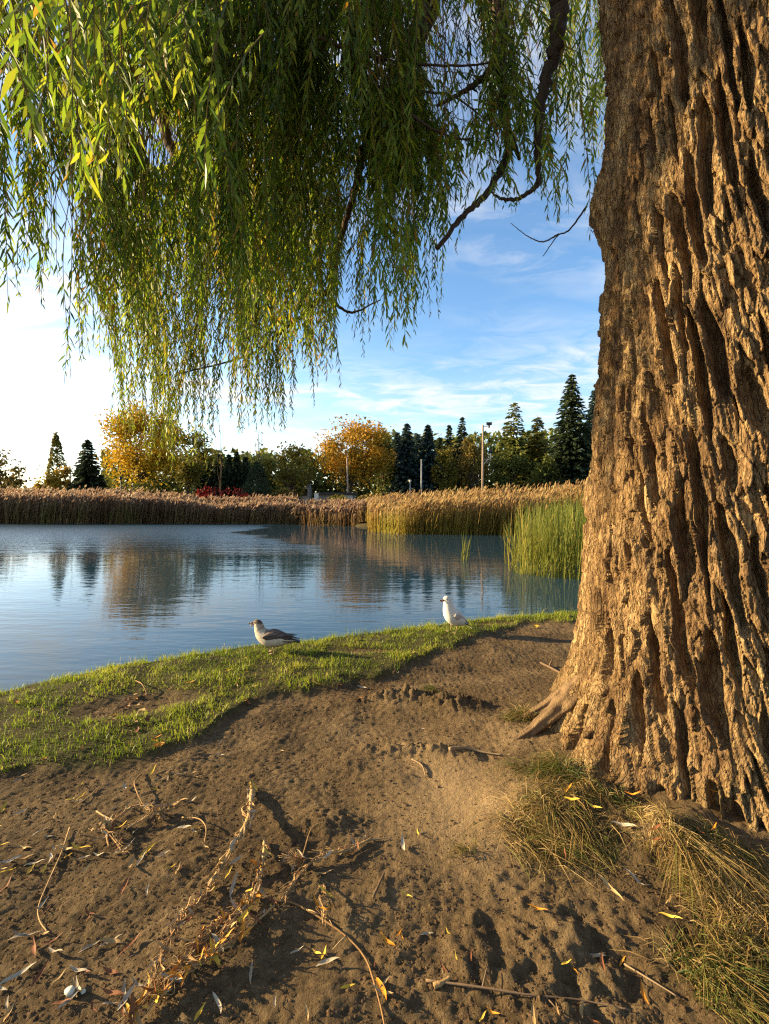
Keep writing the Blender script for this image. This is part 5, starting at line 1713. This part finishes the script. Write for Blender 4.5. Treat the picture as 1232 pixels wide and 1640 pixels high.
def build_leaves():
    named = [
        ('pale', 648, 1355, 0.085, 100, 'single pale narrow leaf lying upright on the smooth dry earth in the middle'),
        ('gold', 670, 1337, 0.045, 85, 'tiny yellow leaf fragment right of the pale leaf on the smooth dry earth'),
        ('gold', 649, 1438, 0.060, -25, 'bright yellow leaf lying left of the churned dark earth'),
        ('orange', 861, 1462, 0.075, -30, 'orange leaf lying below the large half dry grass mound'),
        ('orange', 640, 1500, 0.055, 65, 'small orange tan leaf above the long stick near the bottom centre'),
        ('gold', 1075, 1475, 0.075, -35, 'yellow leaf with a bent stalk left of the right hand grass mound'),
        ('pale', 1020, 1418, 0.13, -72, 'long pale straw leaf propped in the dark gap between the grass mounds'),
        ('tan', 975, 1430, 0.12, -60, 'long tan leaf hanging at the lower side of the large grass mound'),
        ('pale', 1000, 1328, 0.10, -22, 'long pale leaf lying against the dark hollow at the trunk foot'),
        ('pale', 376, 1425, 0.10, 82, 'pale grey leaf standing on edge against the dried weed stalk'),
        ('pale', 378, 1385, 0.08, 70, 'whitish leaf leaning right of the dried weed stalk'),
        ('gold', 368, 1402, 0.06, 78, 'yellow tan leaf tucked beside the whitish leaning leaf'),
        ('tan', 520, 1404, 0.085, 10, 'smooth tan leaf lying level right of the middle weed sprig'),
        ('pale', 472, 1390, 0.06, 75, 'pale leaf standing on the middle weed sprig'),
        ('pale', 404, 1560, 0.065, 88, 'slim white leaf lying below the yellow weed leaves'),
        ('pale', 348, 1616, 0.075, -58, 'greenish white leaf at the bottom edge left of centre'),
        ('gold', 320, 1630, 0.06, 70, 'yellow leaf beside the greenish white leaf at the bottom edge'),
        ('tan', 490, 1630, 0.05, -70, 'small tan leaf at the bottom edge below the curved stick'),
        ('orange', 608, 1592, 0.10, -70, 'curled orange leaf at the lower end of the curved stick'),
        ('pale', 40, 1505, 0.095, 12, 'long pale leaf lying nearly level at the lower left edge'),
        ('pale', 30, 1570, 0.10, 28, 'long pale leaf pointing up right in the lower left corner'),
        ('tan', 97, 1570, 0.05, 70, 'small tan leaf above the white pebble'),
        ('pale', 80, 1380, 0.06, -55, 'short pale leaf right of the thin curved weed stem at far left'),
        ('pale', 15, 1385, 0.09, 50, 'pale leaf crossing the left edge beside a yellow one'),
        ('gold', 18, 1398, 0.08, 25, 'yellow leaf lying under the pale leaf at the left edge'),
        ('pale', 34, 1305, 0.07, 58, 'slanting pale leaf below the turf at far left'),
        ('pale', 285, 1243, 0.085, 5, 'long pale leaf at the shaded edge below the turf'),
        ('tan', 312, 1247, 0.05, -28, 'small tan leaf touching the long pale leaf below the turf'),
        ('pale', 354, 1192, 0.06, 85, 'narrow white leaf standing in the shade below the turf edge'),
        ('pale', 352, 1212, 0.06, -8, 'pale leaf lying at the foot of the narrow white leaf'),
        ('tan', 258, 1218, 0.07, -8, 'dull tan leaf along the lower turf edge'),
        ('gold', 248, 1268, 0.055, 0, 'small yellow leaf just below the long pale leaf on shaded earth'),
        ('gold', 115, 1283, 0.055, 5, 'yellow green leaf on the earth at left below the turf'),
        ('tan', 290, 1285, 0.07, 3, 'tan leaf on the small heap of dry debris'),
        ('pale', 295, 1330, 0.075, -10, 'pale forked leaf right of the dry debris heap'),
        ('tan', 450, 1205, 0.05, -25, 'tan leaf alone on the bare earth below the bank'),
        ('orange', 470, 1010 + 60, 0.07, 5, 'bright orange leaf in the grass below the calling gull'),
        ('orange', 305, 1095, 0.07, 4, 'flat orange leaf lying on the sunny grass at left'),
        ('gold', 508, 1098, 0.11, -30, 'large yellow leaf at the lower turf edge in the centre'),
        ('gold_broad', 858, 1006, 0.10, 10, 'broad yellow leaf on the turf edge near the willow'),
        ('gold', 812, 1022, 0.13, 20, 'long curled yellow leaf lying right of the white gull'),
        ('pale', 640, 1113, 0.07, -50, 'pale leaf in the shade below the turf in the centre'),
        ('pale', 580, 1104, 0.09, -8, 'pale leaf lying level where shade meets turf in the centre'),
    ]
    for k, px, py, ln, an, lab in named:
        place_leaf(k, px, py, ln, an, lab)
    rnd = random.Random(5)

    def scatter(n, px, py, kinds, ln, label, group, inside=None, lift=0.006):
        c = tries = 0
        marks = LANDMARKS
        while c < n:
            x = rnd.uniform(*px); y = rnd.uniform(*py)
            if inside and not inside(x, y):
                continue
            kd = rnd.choice(kinds); sz = rnd.uniform(*ln)
            col = {'pale': 'pale grey', 'tan': 'tan', 'gold': 'yellow', 'orange': 'orange', 'rust': 'rusty brown'}[kd.split('_')[0]]
            size = 'tiny' if sz < 0.042 else ('small' if sz < 0.058 else 'longish')
            m = min(marks, key=lambda q: math.hypot((q[0] - x) * 0.8, q[1] - y))
            dx_, dy_ = x - m[0], y - m[1]
            far_ = 'just ' if math.hypot(dx_, dy_) < 55 else ''
            if abs(dx_) > 2.2 * abs(dy_):
                rel = ('right of' if dx_ > 0 else 'left of')
            elif abs(dy_) > 2.2 * abs(dx_):
                rel = ('below' if dy_ > 0 else 'above')
            else:
                rel = ('below and ' if dy_ > 0 else 'above and ') + ('right of' if dx_ > 0 else 'left of')
            lab = '%s %s %s leaf %s%s %s' % (size, col, 'broad' if 'broad' in kd else 'narrow', far_, rel, m[2])
            tries += 1
            if lab in USED and tries < 400:
                continue
            USED.add(lab)
            place_leaf(kd, x, y, sz, rnd.uniform(0, 180), lab, group, lift)
            c += 1
    lo = lambda x: np.interp(x, [0, 230, 330, 400, 520, 650, 700, 800, 925], [1240, 1232, 1175, 1122, 1108, 1082, 1042, 1012, 992])
    up = lambda x: np.interp(x, [0, 200, 420, 600, 750, 925], [1112, 1070, 1042, 1020, 996, 982])
    scatter(26, (0, 400), (1080, 1240), ['orange', 'rust', 'orange_broad', 'rust_broad'], (0.03, 0.07), 'small orange or rust fallen leaf in the turf on the left',
            'orange and rust leaves in the left turf', lambda x, y: up(x) + 12 < y < lo(x) + 8, 0.045)
    scatter(30, (150, 250), (1115, 1175), ['rust', 'tan', 'rust_broad', 'tan_broad'], (0.03, 0.07), 'dead brown leaf on the bare patch within the turf',
            'brown leaves on the bare turf patch', None, 0.01)
    scatter(26, (360, 920), (1000, 1110), ['pale', 'tan', 'rust', 'gold'], (0.035, 0.07), 'small dry leaf lying in the turf between the gulls and the bare earth',
            'dry leaves in the turf behind', lambda x, y: up(x) + 12 < y < lo(x) + 4, 0.045)
    scatter(30, (380, 640), (1095, 1140), ['rust', 'orange', 'tan', 'rust_broad'], (0.03, 0.06), 'rust or orange leaf in the litter along the lower turf edge at centre',
            'leaf litter along the turf edge', lambda x, y: lo(x) - 8 < y < lo(x) + 26, 0.012)
    scatter(58, (0, 330), (1225, 1400), ['pale', 'tan', 'tan', 'gold'], (0.045, 0.10), 'small pale or tan willow leaf on the earth at left below the turf',
            'pale leaves on the left earth')
    scatter(42, (0, 330), (1400, 1640), ['pale', 'tan', 'rust'], (0.04, 0.09), 'small dry leaf scattered on the lower left earth',
            'dry leaves on the lower left earth')
    scatter(30, (420, 1040), (1480, 1640), ['tan', 'rust', 'orange', 'pale', 'gold'], (0.035, 0.08), 'small brown leaf on the churned earth along the bottom edge',
            'brown leaves on the churned bottom earth')
    scatter(12, (560, 900), (1090, 1220), ['pale', 'tan'], (0.025, 0.05), 'tiny pale leaf on the shaded earth path beside the willow',
            'tiny leaves on the earth path')
    scatter(12, (800, 1180), (1260, 1420), ['orange', 'gold', 'rust', 'tan'], (0.05, 0.09), 'yellow or rust leaf caught in the grass mounds at the trunk foot',
            'leaves caught in the grass mounds', None, 0.06)


build_leaves()


def stick(label, pts, r0, r1, name='stick', mat=None, lift=0.008, cat='stick', sides=6, arch=0.0, forks=(), group=None):
    P = [on_ground(*p) for p in pts]
    o = P[0].copy()
    n = len(P)
    Q = []
    for i, p in enumerate(P):
        t = i / (n - 1)
        Q.append(Vector((p.x, p.y, p.z + lift + arch * math.sin(t * math.pi))) - o)
    path = smooth_path(Q, 7)
    b = Build()
    b.tube(path, np.linspace(r0, r1, len(path)), sides, 0.18)
    for idx, dx, dy, dz in forks:
        s = path[min(idx, len(path) - 1)]
        b.tube([s, s + Vector((dx, dy, dz)) * 0.5 + Vector((0, 0, 0.003)), s + Vector((dx, dy, dz))], [r1 * 1.2, r1 * 0.9, r1 * 0.5], 5, 0.1)
    ob = link(name, b.mesh(name, mat or M_STICK, True), label=label, category=cat, group=group)
    ob.location = o
    return ob


def build_sticks():
    stick('long curved tan stick running from the weed sprig to the bottom edge', [(437, 1446), (470, 1450), (520, 1478), (560, 1508), (586, 1540), (600, 1580), (612, 1625), (618, 1660)], 0.0036, 0.0026,
          mat=M_STRAW, forks=((10, 0.05, -0.03, 0.01), (20, -0.04, -0.05, 0.005)))
    stick('long straight brown stick across the churned earth at the bottom', [(682, 1574), (760, 1584), (850, 1598), (930, 1606), (1010, 1622)], 0.0038, 0.0020, forks=((8, 0.03, 0.06, 0.01), (16, 0.02, -0.05, 0.01)))
    stick('pale stub of wood lying on the left end of the straight brown stick', [(695, 1584), (708, 1578), (722, 1570)], 0.009, 0.006, mat=M_STRAW)
    stick('short brown stick lying slanted left of the smooth dry earth', [(598, 1442), (606, 1424), (615, 1404)], 0.006, 0.004, lift=0.012)
    stick('thin curved weed stem lying on the earth at far left', [(112, 1328), (98, 1370), (78, 1415), (62, 1455), (64, 1478), (76, 1496)], 0.0032, 0.0018, mat=M_STRAW)
    stick('bent pale twig standing above the dry debris heap', [(228, 1240), (216, 1262), (220, 1280), (232, 1296)], 0.004, 0.003, mat=M_STRAW, arch=0.03)
    stick('fine straw lying below the turf toward the debris heap', [(160, 1262), (140, 1280), (118, 1296)], 0.003, 0.002, mat=M_STRAW)
    stick('curved straw right of the debris heap', [(292, 1312), (318, 1320), (330, 1334), (328, 1352)], 0.003, 0.002, mat=M_STRAW, arch=0.02)
    stick('short fallen branch with a hooked end on the path beside the willow', [(866, 1064), (882, 1072), (900, 1082), (914, 1092)], 0.012, 0.008, lift=0.015, forks=((6, 0.06, 0.08, 0.05),))
    stick('knobbly dark twig lying in front of the exposed willow root', [(720, 1202), (745, 1200), (768, 1206), (805, 1212)], 0.010, 0.004, lift=0.01, mat=M_STICK)
    stick('thin twig curving on the earth left of the smooth patch', [(660, 1218), (676, 1228), (682, 1246)], 0.005, 0.003)
    stick('dark fine twig lying across the middle earth above the smooth patch', [(545, 1372), (580, 1352), (612, 1346), (628, 1344)], 0.0035, 0.0018)
    stick('fine weed stem rising from the middle sprig', [(478, 1398), (488, 1370), (500, 1335), (522, 1318)], 0.0030, 0.0015, mat=M_STRAW, arch=0.02)
    stick('short pale twig beside the small heap at left', [(155, 1302), (168, 1310), (182, 1316)], 0.004, 0.003, mat=M_STRAW)
    stick('dead twig on the turf bare patch', [(218, 1092), (228, 1104), (236, 1114)], 0.004, 0.003, mat=M_STRAW, arch=0.03)
    stick('thin root fibre crossing the lower right corner earth', [(1000, 1548), (1040, 1572), (1085, 1600)], 0.003, 0.002)


build_sticks()


def weed(label, stalks, n_leaves, kinds, bulk):
    """dried uprooted weed lying on the earth: stalks with crinkled husks and loose leaves"""
    P0 = on_ground(*stalks[0][0][0])
    root = empty('dried_weed', P0, label, 'dried weed', 'dried weeds lying on the foreground earth')
    for pts, r0, r1, arch in stalks:
        P = [on_ground(*p) for p in pts]
        n = len(P)
        Q = [Vector((p.x, p.y, p.z + 0.012 + arch * math.sin(i / (n - 1) * math.pi * 0.9))) - P0 for i, p in enumerate(P)]
        path = smooth_path(Q, 8)
        b = Build()
        b.tube(path, np.linspace(r0, r1, len(path)), 6, 0.25)
        # side fibres
        for _ in range(bulk):
            i = random.randrange(2, len(path) - 1)
            s = path[i]; d = (path[i] - path[i - 2]).normalized()
            e = s + d * random.uniform(0.02, 0.07) + Vector((random.uniform(-1, 1), random.uniform(-1, 1), random.uniform(0, 0.7))) * 0.028
            b.tube([s, (s + e) / 2 + Vector((0, 0, 0.006)), e], [0.0018, 0.0013, 0.0006], 4, 0.1)
        # thinner strands twisted alongside the stalk
        for q in range(4):
            off = [Vector((random.gauss(0, 0.010), random.gauss(0, 0.010), random.uniform(-0.004, 0.008))) for _ in range(len(path))]
            i0 = random.randrange(0, len(path) // 2)
            sp = [path[i] + (off[i] + off[max(i - 1, 0)]) * 0.7 for i in range(i0, len(path), 2)]
            if len(sp) > 2:
                sp = smooth_path(sp, 3)
                b.tube(sp, np.linspace(r1 * 0.6, r1 * 0.3, len(sp)), 5, 0.2)
        link('stem', b.mesh('stem', M_STRAW, True), root)
        for q in range(n_leaves):
            i = min(len(path) - 1, int(len(path) * random.random() ** (1.6 if len(stalks) == 2 else 0.8)))
            s = path[i] + Vector((random.gauss(0, 0.010), random.gauss(0, 0.010), random.uniform(0.0, 0.016)))
            o = link('leaf', random.choice(LEAF_MESH[random.choice(kinds)]), root)
            L = random.choice((random.uniform(0.02, 0.04), random.uniform(0.045, 0.095)))
            o.scale = (L, L, L)
            o.rotation_euler = (random.uniform(-1.2, 1.2), random.uniform(-0.9, 0.9), random.uniform(0, 6.28))
            o.location = s
    return root


def build_weeds():
    weed('dried weed with a plumed upright tip and a tangle of brown stems', [
        ([(404, 1268), (402, 1300), (398, 1335), (382, 1370), (362, 1400), (335, 1432)], 0.013, 0.007, 0.06),
        ([(345, 1420), (318, 1455), (290, 1490), (262, 1540), (245, 1580)], 0.006, 0.004, 0.02),
    ], 34, ['pale', 'tan', 'tan', 'pale', 'gold'], 34)
    weed('dried weed with orange and yellow leaves in the middle of the foreground', [
        ([(424, 1350), (422, 1385), (418, 1412), (408, 1445), (385, 1480), (352, 1520), (310, 1560)], 0.006, 0.004, 0.03),
        ([(415, 1440), (390, 1462), (352, 1490), (310, 1535), (262, 1590), (205, 1640)], 0.005, 0.003, 0.02),
        ([(440, 1455), (400, 1500), (350, 1545), (290, 1580), (240, 1625)], 0.004, 0.003, 0.03),
    ], 54, ['gold', 'orange', 'tan', 'tan', 'pale', 'rust', 'orange'], 40)
    weed('low weed sprig with dark roots reaching right toward the smooth earth', [
        ([(596, 1346), (560, 1368), (520, 1378), (495, 1395), (472, 1420), (455, 1445)], 0.005, 0.005, 0.015),
        ([(490, 1390), (474, 1392), (460, 1388)], 0.003, 0.002, 0.02),
    ], 11, ['tan', 'pale', 'rust', 'rust'], 30)
    weed('small heap of dry debris and pale husks below the turf at left', [
        ([(175, 1362), (172, 1340), (190, 1318), (222, 1300), (250, 1312), (262, 1318)], 0.004, 0.003, 0.02),
        ([(205, 1330), (235, 1322), (262, 1312), (285, 1300)], 0.004, 0.002, 0.03),
        ([(148, 1332), (172, 1345), (200, 1375)], 0.003, 0.002, 0.02),
    ], 14, ['pale', 'tan', 'rust', 'tan_broad'], 12)
    weed('short curled weed with an orange leaf right of the curved stick head', [
        ([(518, 1420), (520, 1445), (512, 1465), (526, 1482)], 0.003, 0.002, 0.03),
    ], 6, ['orange', 'gold', 'tan'], 5)


build_weeds()

M_PEBBLE = plain_mat('pale_pebble', (0.55, 0.55, 0.42), (0.75, 0.74, 0.62), 30, 0.6, 0.3, 0.002)
M_CLOD = plain_mat('earth_crumb', (0.08, 0.048, 0.024), (0.20, 0.128, 0.066), 40, 0.95, 0.6, 0.004, spec=0.1)


def lump_mesh(name, mat, sx, sy, sz, seed, sub=2):
    bm = bmesh.new()
    bmesh.ops.create_icosphere(bm, subdivisions=sub, radius=1.0)
    for v in bm.verts:
        k = 1 + 0.6 * float(pn(v.co.x * 1.3 + seed, v.co.y * 1.3, v.co.z * 1.3))
        v.co = Vector((v.co.x * sx * k, v.co.y * sy * k, v.co.z * sz * k))
    me = bpy.data.meshes.new(name)
    bm.to_mesh(me); bm.free()
    me.materials.append(mat)
    me.polygons.foreach_set('use_smooth', np.ones(len(me.polygons), bool))
    return me


def build_lumps():
    p = on_ground(112, 1592)
    o = link('pebble', lump_mesh('pebble', M_PEBBLE, 0.016, 0.012, 0.012, 3.0), label='white pebble casting a long shadow at the lower left', category='pebble'); o.location = p + Vector((0, 0, 0.008))
    p = on_ground(134, 1590)
    o = link('pebble', lump_mesh('pebble', M_PEBBLE, 0.007, 0.006, 0.006, 7.0), label='tiny white pebble right beside the larger white one', category='pebble'); o.location = p + Vector((0, 0, 0.004))
    # loose crumbs of earth
    base = np.array([(1, 0, -0.4), (0.1, 1, -0.4), (-1, 0.2, -0.4), (-0.2, -1, -0.4), (0, 0, 0.8)], float)
    tri = np.array([(0, 1, 4), (1, 2, 4), (2, 3, 4), (3, 0, 4)])
    n = 56000
    y = 1.15 + 4.6 * rng.random(n) ** 1.7
    x = rng.uniform(-0.95, 0.95, n) * (y * 0.85 + 0.3)
    tm = turf_mask(x, y)
    dens = np.clip(0.55 + 1.2 * pn(x * 2.5, y * 2.5, 30.0), 0.05, 1) * (1 - 0.8 * np.exp(-(((x - 0.36) / 0.36) ** 2 + ((y - 2.3) / 0.45) ** 2)))
    k = (tm < 0.25) & (rng.random(n) < dens) & (np.hypot(x - TC[0], y - TC[1]) > 1.15)
    x, y = x[k], y[k]; n = len(x)
    s = np.minimum(rng.gamma(1.5, 0.0015, n) + 0.0018, 0.009)
    z = ground_h(x, y) + s * 0.15
    sc = s[:, None] * rng.uniform(0.6, 1.4, (n, 3)) * np.array([1.1, 1.1, 0.7])
    jit = 1 + 0.35 * rng.normal(size=(n, len(base), 1)).clip(-1.2, 1.2)
    V = base[None] * jit * sc[:, None, :] + np.stack([x, y, z], 1)[:, None, :]
    F = (np.arange(n) * len(base))[:, None, None] + tri[None]
    link('earth_crumbs', np_mesh('earth_crumbs', V.reshape(-1, 3), [F.reshape(-1, 3)], M_CLOD), kind='stuff')


build_lumps()
